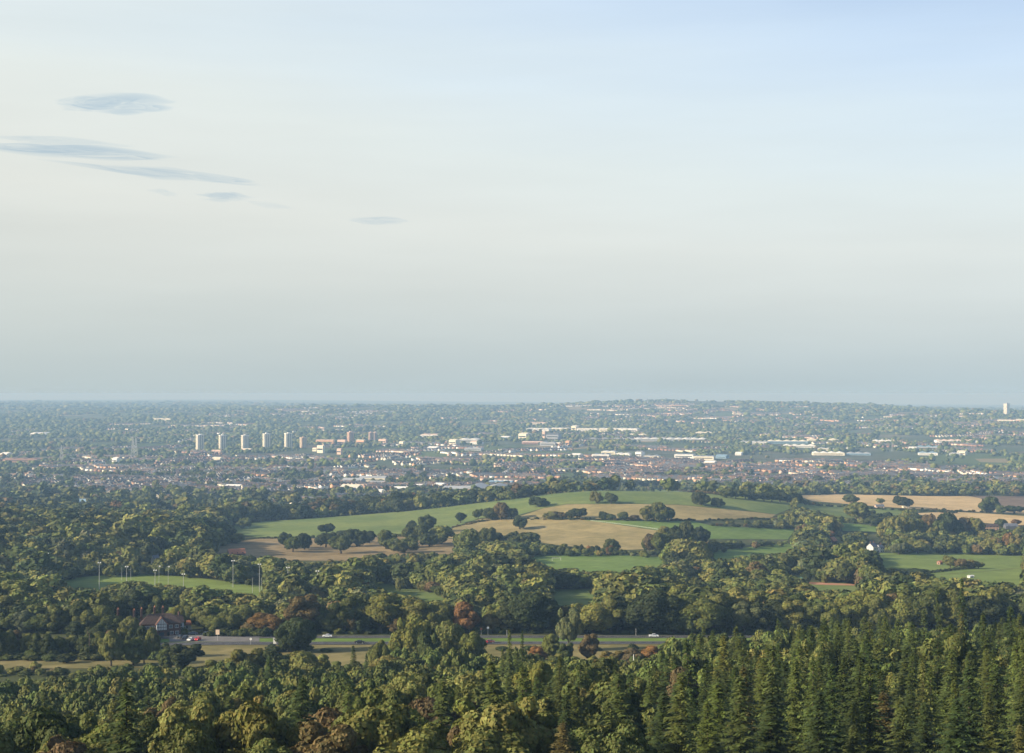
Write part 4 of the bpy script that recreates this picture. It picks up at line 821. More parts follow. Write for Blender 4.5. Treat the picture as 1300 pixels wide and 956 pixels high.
tower(254, 572, 10.5, 19.5, TB, TW, 'pale tower block, leftmost of the five'); tower(282.5, 571.5, 9.5, 18.5, TB, TW, 'pale tower block, second of the five'); tower(311, 571, 9.5, 18, TB, TW, 'pale tower block, middle of the five'); tower(338.5, 569.5, 10, 18.5, TB, TW, 'pale tower block, fourth of the five'); tower(366, 569.5, 10, 19, TB, TW, 'pale tower block, rightmost of the five')
BR = (.33, .21, .15)
tower(385, 568.5, 8.5, 12.5, BR, (.62, .5, .36), 'short brown tower right of the five pale towers', 'pink'); tower(445, 562, 8.5, 13, BR, (.55, .36, .26), 'brown tower standing by itself between slab blocks', 'pink'); tower(470.5, 560.5, 5, 11, BR, (.5, .36, .28), 'slim brown tower, left of a pair', 'pink'); tower(476.5, 560.5, 5, 11, (.28, .2, .17), (.42, .32, .28), 'slim brown tower, right of a pair', 'pink')
tower(1278, 526.5, 6.6, 14, (.33, .3, .34), (.8, .76, .62), 'solitary tower block on the ridge at far right', 'grey', 5000)

def pylon(u, v, hp, label, y0=2200):
    x, Y, z = at(u, v, y0); h = hp * Y / F; b = MB(); q = h * .09
    for sx_, sy_ in ((-1, -1), (1, -1), (1, 1), (-1, 1)): b.tube((sx_ * q, sy_ * q, -1), (sx_ * q * .12, sy_ * q * .12, h), h * .006, n=4)
    for i in range(7):
        z0, z1 = h * i / 7, h * (i + 1) / 7; a, c = q * (1 - .88 * i / 7), q * (1 - .88 * (i + 1) / 7)
        for s_ in (-1, 1): b.tube((-a, s_ * a, z0), (c, s_ * c, z1), h * .004, n=4); b.tube((a, s_ * a, z0), (-c, s_ * c, z1), h * .004, n=4)
    o = tag(b.build('lattice_pylon', M_metal, None, (x, Y, z)), label, 'pylon', 'lattice pylons'); c = MB()
    for zz, l in ((.72, .17), (.83, .2), (.94, .13)): c.tube((-h * l, 0, h * zz), (h * l, 0, h * zz), h * .006, n=4)
    c.build('cross_arm', M_metal, o); FOOT.append((x, Y, 6))
pylon(168.5, 584, 30, 'tall lattice pylon left of the tower blocks'); pylon(172.5, 582, 26, 'second lattice pylon just right of the tall one'); pylon(78, 587, 22, 'thin lattice pylon above the left houses'); pylon(1132.5, 573, 12, 'short lattice pylon by the railway at right'); pylon(359, 519, 9, 'mast on the far ridge above the towers', 6000)
pylon(1203, 617, 12, 'pale pylon above the right tree belt', 2500)
def church(u, v, label, hp=8):
    x, Y, z = at(u, v, 5000); s = Y / F; o = thing('church', label, 'church', (x, Y, z - 2)); h = hp * s
    b = MB(); b.box(-4, 4, -4, 4, 0, h * .55); b.box(4.01, 26, -5, 5, 0, 10); b.build('wall', flat('grey'), o)
    r = MB(); r.poly([(-4, -4, h * .55), (4, -4, h * .55), (4, 4, h * .55), (-4, 4, h * .55), (0, 0, h)], [(0, 1, 4), (1, 2, 4), (2, 3, 4), (3, 0, 4)]); r.build('spire', M_slate, o)
    g = MB(); g.gable(4.02, 26, -5, 5, 10.01, 5); g.build('roof', M_slate, o)
church(822, 513, 'church with a spire on the far ridge')

# streets
def in_any(u, v, P): return bool(in_poly(np.array([u]), np.array([v]), P)[0])
DISTRICTS = [   # name, outline, share of streets, wall weights
 ('in the estate left of the poplars', [(0, 592), (300, 596), (300, 634), (160, 634), (0, 626)], 60, dict(white=4, cream=4, pink=2, orange=2, brick=.5)),
 ('in the left suburb below the pylons', [(0, 562), (240, 570), (240, 595), (0, 592)], 40, dict(white=2, cream=2, pink=2, brick=3, orange=1)),
 ('in the suburb below the tower blocks', [(240, 585), (660, 574), (660, 612), (440, 640), (300, 640)], 90, dict(white=4, cream=4, pink=3, brick=1, orange=2)),
 ('in the suburb right of centre', [(640, 583), (1000, 588), (1000, 622), (840, 612), (640, 606)], 70, dict(white=1, cream=2, pink=3, brick=2, orange=3)),
 ('in the right suburb above the tree belt', [(960, 582), (1300, 590), (1300, 618), (960, 622)], 60, dict(white=2, cream=2, pink=2, brick=2, orange=2)),
 ('among the works in the middle distance', [(480, 545), (1300, 548), (1300, 575), (480, 575)], 70, dict(white=2, cream=1, pink=2, brick=3)),
 ('on the far hill at left', [(260, 518), (480, 518), (480, 534), (260, 530)], 46, dict(white=3, cream=3, pink=1, brick=1)),
 ('on the far hill at right', [(560, 519), (800, 514), (900, 512), (1000, 515), (1180, 522), (1300, 528), (1300, 545), (900, 545), (560, 535)], 150, dict(white=2, cream=3, pink=3, brick=2, orange=2)),
 ('scattered in the left middle distance', [(0, 540), (480, 535), (480, 562), (0, 562)], 30, dict(white=2, cream=2, pink=2)),
]
HOUSES = []      # x, y, rz, wall, district, visible
def street(x, y, a, ln, dist, ww, gap=12.5):
    k = list(ww); p = np.array([ww[q] for q in k], float); p /= p.sum(); main = k[rnd.choice(len(k), p=p)]; n = int(ln / gap); bend = rnd.normal() * .12; px_, py_ = x, y; ang = a
    for i in range(n):
        for sg in (-1, 1):
            if rnd.random() < .12: continue
            w_ = main if rnd.random() < .6 else k[rnd.choice(len(k), p=p)]
            HOUSES.append((px_ - math.sin(ang) * 13 * sg, py_ + math.cos(ang) * 13 * sg, ang + rnd.normal() * .05, w_, dist))
        px_ += math.cos(ang) * gap; py_ += math.sin(ang) * gap; ang += bend / 3
# a few streets that read clearly in the view
for pts, w_ in (([(180, 612), (196, 612), (212, 612)], 'pink'), ([(196, 618), (210, 618)], 'orange'), ([(211, 612), (222, 614), (234, 618), (246, 623.5)], 'white'), ([(128, 619), (140, 613), (152, 611), (168, 611)], 'pink'), ([(262, 614), (282, 618), (286, 619)], 'cream'), ([(36, 620), (52, 612), (70, 609)], 'cream'), ([(72, 606), (92, 606), (104, 607)], 'cream'), ([(405, 583), (430, 588), (470, 594)], 'cream'), ([(420, 596), (432, 599), (440, 600)], 'cream'), ([(575, 588), (600, 586), (640, 586)], 'pink'), ([(650, 590), (700, 596), (720, 592)], 'orange')):
    for (a, b), (c, d) in zip(pts, pts[1:]):
        x0, y0, _ = at(a, b, 2100); x1, y1, _ = at(c, d, 2100); ln = math.hypot(x1 - x0, y1 - y0); n = int(ln / 12)
        for i in range(n):
            t = i / n; an = math.atan2(y1 - y0, x1 - x0); HOUSES.append((x0 + (x1 - x0) * t, y0 + (y1 - y0) * t, an, w_ if rnd.random() < .8 else 'cream', 'in the estate left of the poplars' if a < 300 else 'in the suburb below the tower blocks'))
for name, P, ns, ww in DISTRICTS:
    Pa = np.array(P); c = 0
    ns = ns * .8
    while c < ns:
        u = rnd.uniform(Pa[:, 0].min(), Pa[:, 0].max()); v = rnd.uniform(Pa[:, 1].min(), Pa[:, 1].max())
        if not in_any(u, v, P): continue
        x, y, z = at(u, v, 2080); c += 1; base = rnd.choice([0., .5, 1.2, 1.57, 2.4, -.5]) + rnd.normal() * .2
        for q in range(2 if rnd.random() < .5 else 1): street(x + q * 22 * -math.sin(base) * 2, y + q * 44 * math.cos(base), base, rnd.uniform(110, 300), name, ww)
HA = np.array([(h[0], h[1]) for h in HOUSES])
# keep houses off the works and off one another
cell = {}; keep = []
FA = np.array(FOOT)
for i, (x, y) in enumerate(HA):
    k = (int(x // 10), int(y // 10))
    if k in cell or y < (2120 if x < 150 else 2560): continue
    if (((FA[:, 0] - x) ** 2 + (FA[:, 1] - y) ** 2) < (FA[:, 2] + 5) ** 2).any(): continue
    cell[k] = 1; keep.append(i)
HOUSES = [HOUSES[i] for i in keep]; HA = HA[keep]
def house_parts(w_, d, hw, hr):
    b = MB(); b.box(-w_ / 2, w_ / 2, -d / 2, d / 2, -1, hw); b.poly([(-w_ / 2, -d / 2, hw), (-w_ / 2, d / 2, hw), (-w_ / 2, 0, hw + hr)], [(0, 2, 1)]); b.poly([(w_ / 2, -d / 2, hw), (w_ / 2, d / 2, hw), (w_ / 2, 0, hw + hr)], [(0, 1, 2)])
    r = MB(); e = .35
    for s_ in (-1, 1): r.poly([(-w_ / 2 - e, s_ * (d / 2 + .4), hw - .25), (w_ / 2 + e, s_ * (d / 2 + .4), hw - .25), (w_ / 2 + e, 0, hw + hr + .06), (-w_ / 2 - e, 0, hw + hr + .06)], [(0, 1, 2, 3) if s_ < 0 else (3, 2, 1, 0)])
    r.box(w_ * .28, w_ * .28 + 1.1, -.5, .5, hw + hr * .5, hw + hr + 1.3); return b, r
HV_ = [house_parts(*a) for a in ((9.5, 8, 5.2, 2.9), (12, 8.2, 5.3, 3.1), (8, 7.2, 5, 2.6))]
RO = [(.085, .075, .072), (.075, .08, .092), (.11, .092, .085), (.10, .115, .14), (.19, .12, .085)]
hs_v = [np.array([list(p) for p in b.v] + [list(p) for p in r.v]) for b, r in HV_]
PH = [(b.mesh('house', M_house), r.mesh('roof', M_house)) for b, r in HV_]
hz = H(HA[:, 0], HA[:, 1]); hu, hv = px(HA[:, 0], HA[:, 1], hz + 5)
ii = np.clip(np.round(hv - 504).astype(int), 0, YH.shape[0] - 1); jj = np.clip(np.round((hu + 20) / 5).astype(int), 0, YH.shape[1] - 1)
vis = (hu > -5) & (hu < 1305) & (YH[ii, jj] > HA[:, 1] - 40)
order = sorted(np.nonzero(vis)[0], key=lambda i: HA[i, 1]); single = set(order[:290])
mh = Mass(); HL = []
for i, (x, y, a, wl, dist) in enumerate(HOUSES):
    k = rnd.integers(3); c = np.array(WALL[wl]) * rnd.uniform(.9, 1.15); rc = np.array(RO[rnd.integers(5)]) * rnd.uniform(.85, 1.2); z = float(hz[i])
    if i in single:
        o = link('house', PH[k][0], None, (x, y, z), a); o.color = (*c, 1); r = link('roof', PH[k][1], o); r.color = (*rc, 1)
        wn_ = dict(white='white', cream='cream', pink='pale pink', orange='orange brick', brick='red brick')[wl]; rn = 'grey-brown' if rc[0] < .11 else ('brown' if rc[0] < .15 else 'reddish')
        tag(o, None, 'house', 'small houses of the town'); HL.append((o, wn_, rn, hu[i], y))
    elif vis[i]:
        b, r = HV_[k]; ca, sa = math.cos(a), math.sin(a)
        for m_, cc in ((b, c), (r, rc)):
            V = np.array(m_.v); W = np.stack([V[:, 0] * ca - V[:, 1] * sa + x, V[:, 0] * sa + V[:, 1] * ca + y, V[:, 2] + z], -1)
            Q = np.array([list(f) + [f[2]] * (4 - len(f)) for f in m_.f]); mh.add(W, Q, np.tile(cc, (len(Q), 1)))
hk = {}
hm_ = sorted(q[4] for q in HL)[len(HL) // 2]
for q in HL:
    for a, n in ((40, 'at the left edge'), (100, 'below the thin pylon'), (150, 'left of the lattice pylons'), (200, 'below the lattice pylons'), (262, 'below the first tower'), (320, 'below the middle tower'), (375, 'below the fifth tower'), (430, 'right of the towers'), (500, 'by the grey school'), (560, 'by the white school'), (660, 'by the big grey-roofed shed'), (800, 'behind the hilltop'), (960, 'right of the hilltop'), (1130, 'above the tree belt'), (9999, 'near the right edge')):
        if q[3] < a: break
    hk.setdefault((q[1], q[2], ('front' if q[4] < hm_ else 'back') + ' rows ' + n), []).append(q)
for (a, b, n), L in hk.items():
    L.sort(key=lambda q: q[3])
    for i, q in enumerate(L): q[0]['label'] = f'small {a} house, {b} roof, {n}' + ('' if len(L) == 1 else f', {ordinal(i)}' + (' from left' if i else ''))
mh.obj('housing', M_housem, 'thousands of small pale and brick houses of the town spread over the plain and far hills', 'housing')

# trees of the town and the far hills
for x, y in HA: pass
occ = set()
for x, y in HA:
    for dx in (-1, 0, 1):
        for dy in (-1, 0, 1): occ.add((int(x // 6) + dx, int(y // 6) + dy))
for x, y, r in FOOT:
    for dx in range(-int(r // 6) - 1, int(r // 6) + 2):
        for dy in range(-int(r // 6) - 1, int(r // 6) + 2): occ.add((int(x // 6) + dx, int(y // 6) + dy))
ms = Mass(); N = 120000; v = 506 + 130 * rnd.random(N) ** 1.0; u = rnd.uniform(-20, 1320, N)
Yt = np.exp(rnd.uniform(math.log(2080), math.log(19000), N)); Xt = (u - CU) / F * Yt
dn = .6 * vn(Xt, Yt, 170, 3) + .4 * vn(Xt, Yt, 55, 4)
hd = np.minimum(np.abs(((Xt * .92 + Yt * .39) / 230) % 1 - .5), np.abs(((-Xt * .35 + Yt * .94) / 310) % 1 - .5))      # hedgerows
m = (dn > .38 + .13 * (Yt < 5600) + np.clip((Yt - 5000) / 4000, 0, 1) * .17 - .34 * (vn(Xt, Yt, 620, 5) - .5)) | (hd > .465)
m &= ((Yt > 2650) | (Xt < 150)) & ((Yt > 3000) | (rnd.random(N) < .45))
keep_ = np.array([(int(a // 6), int(b // 6)) not in occ for a, b in zip(Xt, Yt)]); m &= keep_
Zt = H(Xt, Yt); uu_, vv_ = px(Xt, Yt, Zt + 9); i_ = np.clip(np.round(vv_ + 1 - 504).astype(int), 0, YH.shape[0] - 1); j_ = np.clip(np.round((uu_ + 20) / 5).astype(int), 0, YH.shape[1] - 1)
m &= (YH[i_, j_] > Yt * .985); Xt, Yt = Xt[m], Yt[m]
cl = colarr(['green', 'dark', 'mid', 'olive', 'grey', 'brown'], [4, 4, 2, 2, 1, .6], len(Xt), .14) * 1.12
hh = rnd.uniform(6, 13, len(Xt)) * np.clip(.85 + Yt / 22000, 0, 1.5) * np.where(rnd.random(len(Xt)) < .06, 1.7, 1); ww_ = hh * rnd.uniform(.9, 1.4, len(Xt)) * (1 + np.clip((Yt - 4500) / 7000, 0, 2.2))
n1 = Yt < 3600
stamp_all(ms, FART, Xt[n1], Yt[n1], hh[n1], ww_[n1], cl[n1]); stamp_all(ms, DIST, Xt[~n1], Yt[~n1], hh[~n1], ww_[~n1], cl[~n1])
ms.obj('far_trees', M_leafm, 'hazy trees, hedgerows and woods spread among the town and over the far hills', 'trees')

# ------------------------------------------------------------------ the timbered pub beside the road
def pub():
    x, Y, z = atY(205, 656); o = thing('timbered_pub', 'dark brick pub with black and white timbered gable and tall chimneys beside the road', 'pub', (x, Y, z - .3), R(20))
    # main range, front at y = 0, x from -9 to 9
    b = MB(); b.box(-9, 9, 0, 8, 0, 6.2); b.box(-19, -9.01, 2, 9, 0, 4.8); b.build('wall', M_brick, o)
    g = MB(); g.box(-1.8, 2.2, -1.6, -.01, 0, 3.3); g.build('bay_base', M_brick, o)
    j = MB(); j.box(-2.1, 2.5, -1.9, 0, 3.31, 6.2); j.poly([(-2.1, -1.9, 6.2), (2.5, -1.9, 6.2), (.2, -1.9, 8.9), (-2.1, 3.6, 6.2), (2.5, 3.6, 6.2), (.2, 3.6, 8.9)], [(0, 1, 2), (3, 5, 4), (0, 2, 5, 3), (1, 4, 5, 2)]); j.build('timbered_gable', M_white, o)
    t = MB()
    for i in range(7): c = -2.02 + i * .74; t.box(c, c + .16, -1.97, -1.905, 3.4, 6.1)
    for zz in (3.34, 4.7, 6.1): t.box(-2.1, 2.5, -1.985, -1.975, zz, zz + .18)
    for i in range(5): c = -1.3 + i * .72; t.box(c, c + .14, -1.97, -1.905, 6.3, 6.3 + max(.3, 2.2 - abs(c + .05 - .2) * 1.25))
    t.build('timber_frame', M_timber, o)
    r = MB(); r.hip(-9, 9, 0, 8, 6.21, 4.1, over=.5, inset=4.4); r.build('roof', M_tile, o); r = MB(); r.gable(-19, -9.02, 2, 9, 4.81, 3.6, over=.3); r.build('roof', M_tile, o)
    r = MB()
    for s_ in (-1, 1):
        a = (.2 + s_ * 2.75, 6.0); c = (.2, 9.25); e = [(a[0], -2.3, a[1]), (c[0], -2.3, c[1]), (c[0], 3.8, c[1]), (a[0], 3.8, a[1])]; f = [(p, q, w_ + .2) for p, q, w_ in e]
        r.poly(e + f, [(0, 1, 2, 3), (7, 6, 5, 4), (0, 4, 5, 1), (1, 5, 6, 2), (2, 6, 7, 3), (3, 7, 4, 0)])
    r.build('gable_roof', M_tile, o)
    k = MB()
    for s_ in (-1, 1): k.tube((.2 + s_ * 2.85, -2.36, 6.0), (.2, -2.36, 9.45), .13, n=6)
    k.build('barge_board', M_terra, o)
    for cx, cy, h0, h1 in ((-18.6, 5, 5, 12.8), (-11.4, 5.4, 5, 12.0), (-8.2, 4.2, 6, 12.6), (-2.2, 5.4, 9, 12.9), (1.6, 5.6, 9, 12.6)):
        c = MB(); c.box(cx - .45, cx + .45, cy - .6, cy + .6, h0, h1); c.box(cx - .6, cx + .6, cy - .75, cy + .75, h1 + .01, h1 + .3); ch = c.build('chimney', M_brick, o)
        p = MB()
        for dy in (-.3, .3): p.tube((cx, cy + dy, h1 + .3), (cx, cy + dy, h1 + .95), .17, .13, 8)
        p.build('chimney_pot', M_terra, ch)
    for cx, z0 in ((-7.6, 3.9), (-5.7, 3.9), (-3.7, 3.9), (4.6, 3.9), (7.2, 3.9), (-7.4, 1), (-4.6, 1), (5, 1), (7.4, 1), (-17, 1.4), (-14.2, 1.4), (-11.4, 1.4)):
        y_ = 2 if cx < -9 else 0; f = MB()
        for q in ((-.8, .8, 0, .1), (-.8, .8, 1.4, 1.5), (-.8, -.7, .1, 1.4), (.7, .8, .1, 1.4), (-.05, .05, .1, 1.4)): f.box(cx + q[0], cx + q[1], y_ - .08, y_ - .004, z0 + q[2], z0 + q[3])
        wf = f.build('window', M_white, o); p = MB(); p.box(cx - .7, cx + .7, y_ - .04, y_ - .003, z0 + .1, z0 + 1.4); p.build('pane', M_glass, wf)
    d = MB(); d.box(2.9, 3.9, -.07, -.004, 0, 2.1); d.build('door', M_timber, o)
    f = MB(); f.box(-.9, 1.3, -1.7, -1.605, .9, 2.4); f.build('window', M_glass, o)
pub()
def gable_house(name, u, Y, w_, d, hw, hr, wall, roof, label, cat, rz=0., chim=1, nwin=3, side=0.):
    x, _, z = atY(u, Y); o = thing(name, label, cat, (x, Y, z - .3), rz); b = MB(); b.box(-w_ / 2, w_ / 2, 0, d, 0, hw)
    b.poly([(-w_ / 2, 0, hw), (-w_ / 2, d, hw), (-w_ / 2, d / 2, hw + hr)], [(0, 2, 1)]); b.poly([(w_ / 2, 0, hw), (w_ / 2, d, hw), (w_ / 2, d / 2, hw + hr)], [(0, 1, 2)]); b.build('wall', wall, o)
    r = MB(); e = .4
    for s_ in (0, 1):
        y_ = -.4 if s_ == 0 else d + .4
        P = [(-w_ / 2 - e, y_, hw - .3), (w_ / 2 + e, y_, hw - .3), (w_ / 2 + e, d / 2, hw + hr + .05), (-w_ / 2 - e, d / 2, hw + hr + .05)]; P2 = [(a, b_, c + .2) for a, b_, c in P]
        r.poly(P + P2, [(0, 1, 2, 3), (7, 6, 5, 4), (0, 4, 5, 1), (1, 5, 6, 2), (2, 6, 7, 3), (3, 7, 4, 0)])
    ro = r.build('roof', roof, o)
    for i in range(chim): c = MB(); cx = w_ * (-.38 + .7 * i / max(1, chim - 1) if chim > 1 else .3); c.box(cx - .45, cx + .45, d / 2 - .4, d / 2 + .4, hw + hr * .6, hw + hr + 1.8); c.build('chimney', M_brick, ro)
    for st in range(1 if hw < 4 else 2):
        for i in range(nwin):
            cx = -w_ / 2 + (i + .5) * w_ / nwin; f = MB(); z0 = .9 + st * 2.7; f.box(cx - .55, cx + .55, -.09, -.005, z0, z0 + 1.3); f.build('window', M_glass, o)
    f = MB(); f.box(-w_ / 2 - .09, -w_ / 2 - .005, d * .3, d * .55, 1, 2.3); f.build('window', M_glass, o)
    if side: pass
    return o
# white side wing of the pub, seen past its right end
gable_house('cottage', 227, 668, 5.5, 7, 5.6, 2.6, M_white, M_tile, 'small white cottage just behind the right end of the pub', 'cottage', R(32), 1, 2)
gable_house('garage', 238, 684, 4.2, 5, 2.8, 1.4, M_white, M_terra, 'tiny white garage with pinkish roof right of the pub', 'garage', R(30), 0, 1)
# farm and country houses in the middle distance: distance found from the ground they stand on
def gh(name, u, v, *a, **k): x, Y, z = at(u, v, 700); return gable_house(name, u, Y, *a, **k)
wh = gh('country_house', 1111, 702, 7, 8, 6.2, 3.2, flat('offwhite'), M_slate, 'white country house with red chimneys above the pasture', 'house', R(38), 2, 3)
gh('cottage', 1119.5, 701.5, 5.5, 6.5, 5.2, 2.4, M_white, M_slate, 'smaller white wing standing right of the country house', 'cottage', R(38), 1, 2)
gh('cottage', 1060, 692, 8, 7, 4.6, 3.6, M_brick, M_terra, 'cottage with steep terracotta roof among trees left of the pasture', 'cottage', R(50), 0, 2)
gh('farmhouse', 1257, 673, 20, 8, 4.6, 2.4, flat('orange'), M_tile, 'orange brick farmhouse beside the pale stubble', 'farmhouse', R(4), 2, 5)
gh('barn', 1284, 672, 15, 8, 4, 3, flat('dark'), M_slate, 'dark slate-roofed barn right of the orange farmhouse', 'barn', R(2), 0, 2)
gh('shed', 1194.5, 717, 4, 3.4, 2.6, 1, flat('brick'), M_terra, 'small red field shed beside the pasture bushes', 'shed', R(35), 0, 1)
gh('barn', 302, 708, 14, 10, 4, 3.4, M_brick, M_terra, 'barn with red tiled roof in the brown field edge', 'barn', R(20), 0, 3)
gh('shed', 222, 712, 13, 6, 3, .8, M_white, M_white, 'long low white shed in trees beyond the pitch', 'shed', R(3), 0, 3)
gh('cottage', 200, 717, 4.5, 6, 5, 2.6, M_white, M_slate, 'white gabled cottage among dark trees beyond the pitch', 'cottage', R(40), 0, 1)
gh('shed', 1012, 740, 7, 5, 3.0, .9, flat('teal'), flat('teal'), 'teal green sheet-metal shed left of the clay path', 'shed', R(6), 0, 2)
gh('shed', 851, 711, 2.8, 2.4, 2.2, .5, M_white, M_white, 'tiny white hut at the right end of the meadow', 'hut', R(20), 0, 1)
gh('shed', 1233, 734, 4, 2.6, 1.9, .4, M_white, M_white, 'tiny white shelter in the front pasture', 'shelter', R(25), 0, 1)
gh('shed', 1224, 712, 7, 3, 2.2, .7, M_slate, M_slate, 'grey shelter under the bushes at the pasture corner', 'shelter', R(10), 0, 1) if False else None
gh('cottage', 1117, 645, 12, 7, 3, 2, flat('pink'), M_slate, 'grey roofed cottage at the edge of the stubble', 'cottage', R(5), 1, 2)
gh('shed', 1150, 645, 9, 5, 2.6, 1.4, flat('cream'), flat('cream'), 'long pale shed beside the stubble hedge', 'shed', R(5), 0, 2)
gh('cottage', 690, 682, 4, 4, 2.4, 1.2, M_white, M_slate, 'x', 'cottage') if False else None

# ------------------------------------------------------------------ floodlights, poles, goal, signs
def pole_thing(u, vb, top, name, label, cat, y0=640, heads=0, r=.16, group=None, m=None, Y=None):
    if Y is None: x, Y, z = at(u, vb, y0)
    else: x, Y, z = atY(u, Y)
    h = (-(top - HV) / F * Y) - z; o = thing(name, label, cat, (x, Y, z - .3), 0, group); b = MB(); b.tube((0, 0, 0), (0, 0, h + .3), r * 1.2, r * .7, 10); b.box(-.3, .3, -.3, .3, 0, .5); b.build('pole', m or M_metal, o)
    if heads:
        a = MB(); a.box(-1.1, 1.1, -.06, .06, h + .1, h + .22); a.build('cross_arm', m or M_metal, o)
        for s_ in ((-.75, .75) if heads == 2 else (.55,)):
            c = MB(); c.poly([(s_ - .35, -.42, h - .28), (s_ + .35, -.42, h - .28), (s_ + .35, .3, h + .02), (s_ - .35, .3, h + .02), (s_ - .25, -.3, h + .16), (s_ + .25, -.3, h + .16), (s_ + .25, .2, h + .4), (s_ - .25, .2, h + .4)], [(0, 3, 2, 1), (4, 5, 6, 7), (0, 1, 5, 4), (1, 2, 6, 5), (2, 3, 7, 6), (3, 0, 4, 7)]); c.build('lamp_head', M_white, o)
    return o
fl = [(60, 742, 702, 1), (71, 746, 706, 0), (126, 748.5, 713.5, 2), (154.5, 737, 719.5, 0), (160.7, 752, 718.5, 2), (166, 736, 719.5, 0), (196.8, 753, 723, 2), (201.8, 747.5, 718, 1), (213.5, 745.5, 718.5, 1), (232.8, 752, 728, 2), (295.8, 746, 711, 2), (320.6, 753, 733, 0), (329.3, 752, 715.5, 2), (332, 754.5, 733, 0), (365.5, 758, 719.5, 2), (402.9, 758, 724, 2)]
ordn = 'leftmost second third fourth fifth sixth seventh eighth ninth tenth eleventh twelfth thirteenth fourteenth fifteenth sixteenth'.split()
for i, (u, vb, vt, hd_) in enumerate(fl):
    nm, ct = ('floodlight_mast', 'floodlight') if hd_ else ('pitch_pole', 'pole')
    pole_thing(u, vb, vt, nm, f'slim grey {"floodlight mast" if hd_ else "bare pole"} by the pitch, {ordn[i]} {"pole " if i else "pole "}{"from the left" if i else "of the row"}', ct, 640, hd_, (.15 if hd_ == 2 else .1), 'poles around the sports pitch')
pole_thing(112.2, 838, 800, 'telegraph_pole', 'dark wooden telegraph pole in front of the left wood', 'telegraph pole', r=.16, m=M_wood, Y=588)
pole_thing(114.6, 838, 803, 'telegraph_pole', 'thinner second wooden pole just right of the telegraph pole', 'telegraph pole', r=.11, m=M_wood, Y=585)
pole_thing(804, 900, 830, 'pale_pole', 'slender pale pole rising from the near slope scrub', 'pole', r=.13, m=M_white, Y=400)
pole_thing(807, 812, 797, 'lamp_post', 'thin grey lamp post beside the road near the silver car', 'lamp post', r=.09, Y=657)
pole_thing(643.5, 812, 799, 'lamp_post', 'thin lamp post beside the road right of the red car', 'lamp post', r=.09, Y=657)
pole_thing(393, 815, 798, 'road_sign_post', 'pair-like pale blue road sign post right of the dark tree', 'sign', r=.12, Y=658, m=M_metal)
def goal():
    x, Y, z = at(706.5, 712, 900); b = MB(); s = 3.66
    b.tube((-s, 0, 0), (-s, 0, 2.44), .1, n=8); b.tube((s, 0, 0), (s, 0, 2.44), .1, n=8); b.tube((-s, 0, 2.44), (s, 0, 2.44), .1, n=8)
    o = tag(b.build('football_goal', M_white, None, (x, Y, z)), 'white football goal on the green meadow below the dry field', 'goal'); b = MB()
    for t in (-s, s): b.tube((t, .1, 2.4), (t, 1.8, 0), .05, n=6)
    b.tube((-s, 1.8, .06), (s, 1.8, .06), .05, n=6); b.build('net_frame', M_metal, o)
goal()
x, Y, z = at(700, 697, 900)
def sign(u, Y, w_, h_, zc_, m, label, name='road_sign', arm=None):
    x, _, z = atY(u, Y); o = thing(name, label, 'sign', (x, Y, z)); b = MB(); b.tube((0, 0, -.3), (0, 0, zc_ - h_ / 2), .07, n=8); b.build('post', M_metal, o)
    p = MB()
    if name == 'round_road_sign': p.tube((0, -.03, zc_), (0, .03, zc_), w_ / 2, n=20)
    else: p.box(-w_ / 2, w_ / 2, -.05, .05, zc_ - h_ / 2, zc_ + h_ / 2); p.box(-w_ / 2 - .1, w_ / 2 + .1, -.07, .07, zc_ + h_ / 2 + .01, zc_ + h_ / 2 + .12)
    p.build('panel', m, o); return o
sign(277, 640, 1.7, 2.1, 4.0, flat((.8, .62, .45)), 'cream hanging pub sign on a post by the car park', 'pub_sign')
sign(319, 628, 1.1, 1.1, 2.6, M_white, 'small round white road sign left of the rust-orange tree', 'round_road_sign')
sign(349.5, 626, 1.3, 2.4, 2.0, M_white, 'tall narrow white sign left of the dark roadside tree')
sign(395, 662, 1.6, 1.6, 5.2, flat('blue'), 'pale blue road sign behind the road, upper one right of the dark tree')
sign(611, 662, .9, .9, 2.6, M_terra, 'small orange road sign left above the red car')
sign(619.5, 662, 1.1, 1.1, 3.2, M_white, 'small pale road sign above the red car', 'round_road_sign')
# low field fences and white rails near the pasture
def fence(a, b_, n, label, y0=700, h=1.2, m=None):
    x0, y0_, _ = at(*a, y0); x1, y1, _ = at(*b_, y0); o = thing('field_fence', label, 'fence', (x0, y0_, float(H(x0, y0_)))); z0 = float(H(x0, y0_)); rl = MB(); prev = None
    for i in range(n + 1):
        t = i / n; x = x0 + (x1 - x0) * t; y = y0_ + (y1 - y0_) * t; z = float(H(x, y)) - z0; p = MB(); p.box(x - x0 - .07, x - x0 + .07, y - y0_ - .07, y - y0_ + .07, z - .3, z + h); p.build('post', m or M_wood, o)
        if prev:
            for k in (.5, .95): rl.tube((prev[0], prev[1], prev[2] + h * k), (x - x0, y - y0_, z + h * k), .05, n=4)
        prev = (x - x0, y - y0_, z)
    rl.build('rail', m or M_wood, o)
fence((1185, 731), (1300, 722), 36, 'low wooden rail fence across the pasture behind its front half')
fence((1012, 647), (1160, 653), 50, 'long low fence on the green slope below the stubble', 1500)
fence((750, 661.5), (868, 678), 44, 'pale rail fence down the meadow between dry field and oaks', 1100, 1.2, M_white)

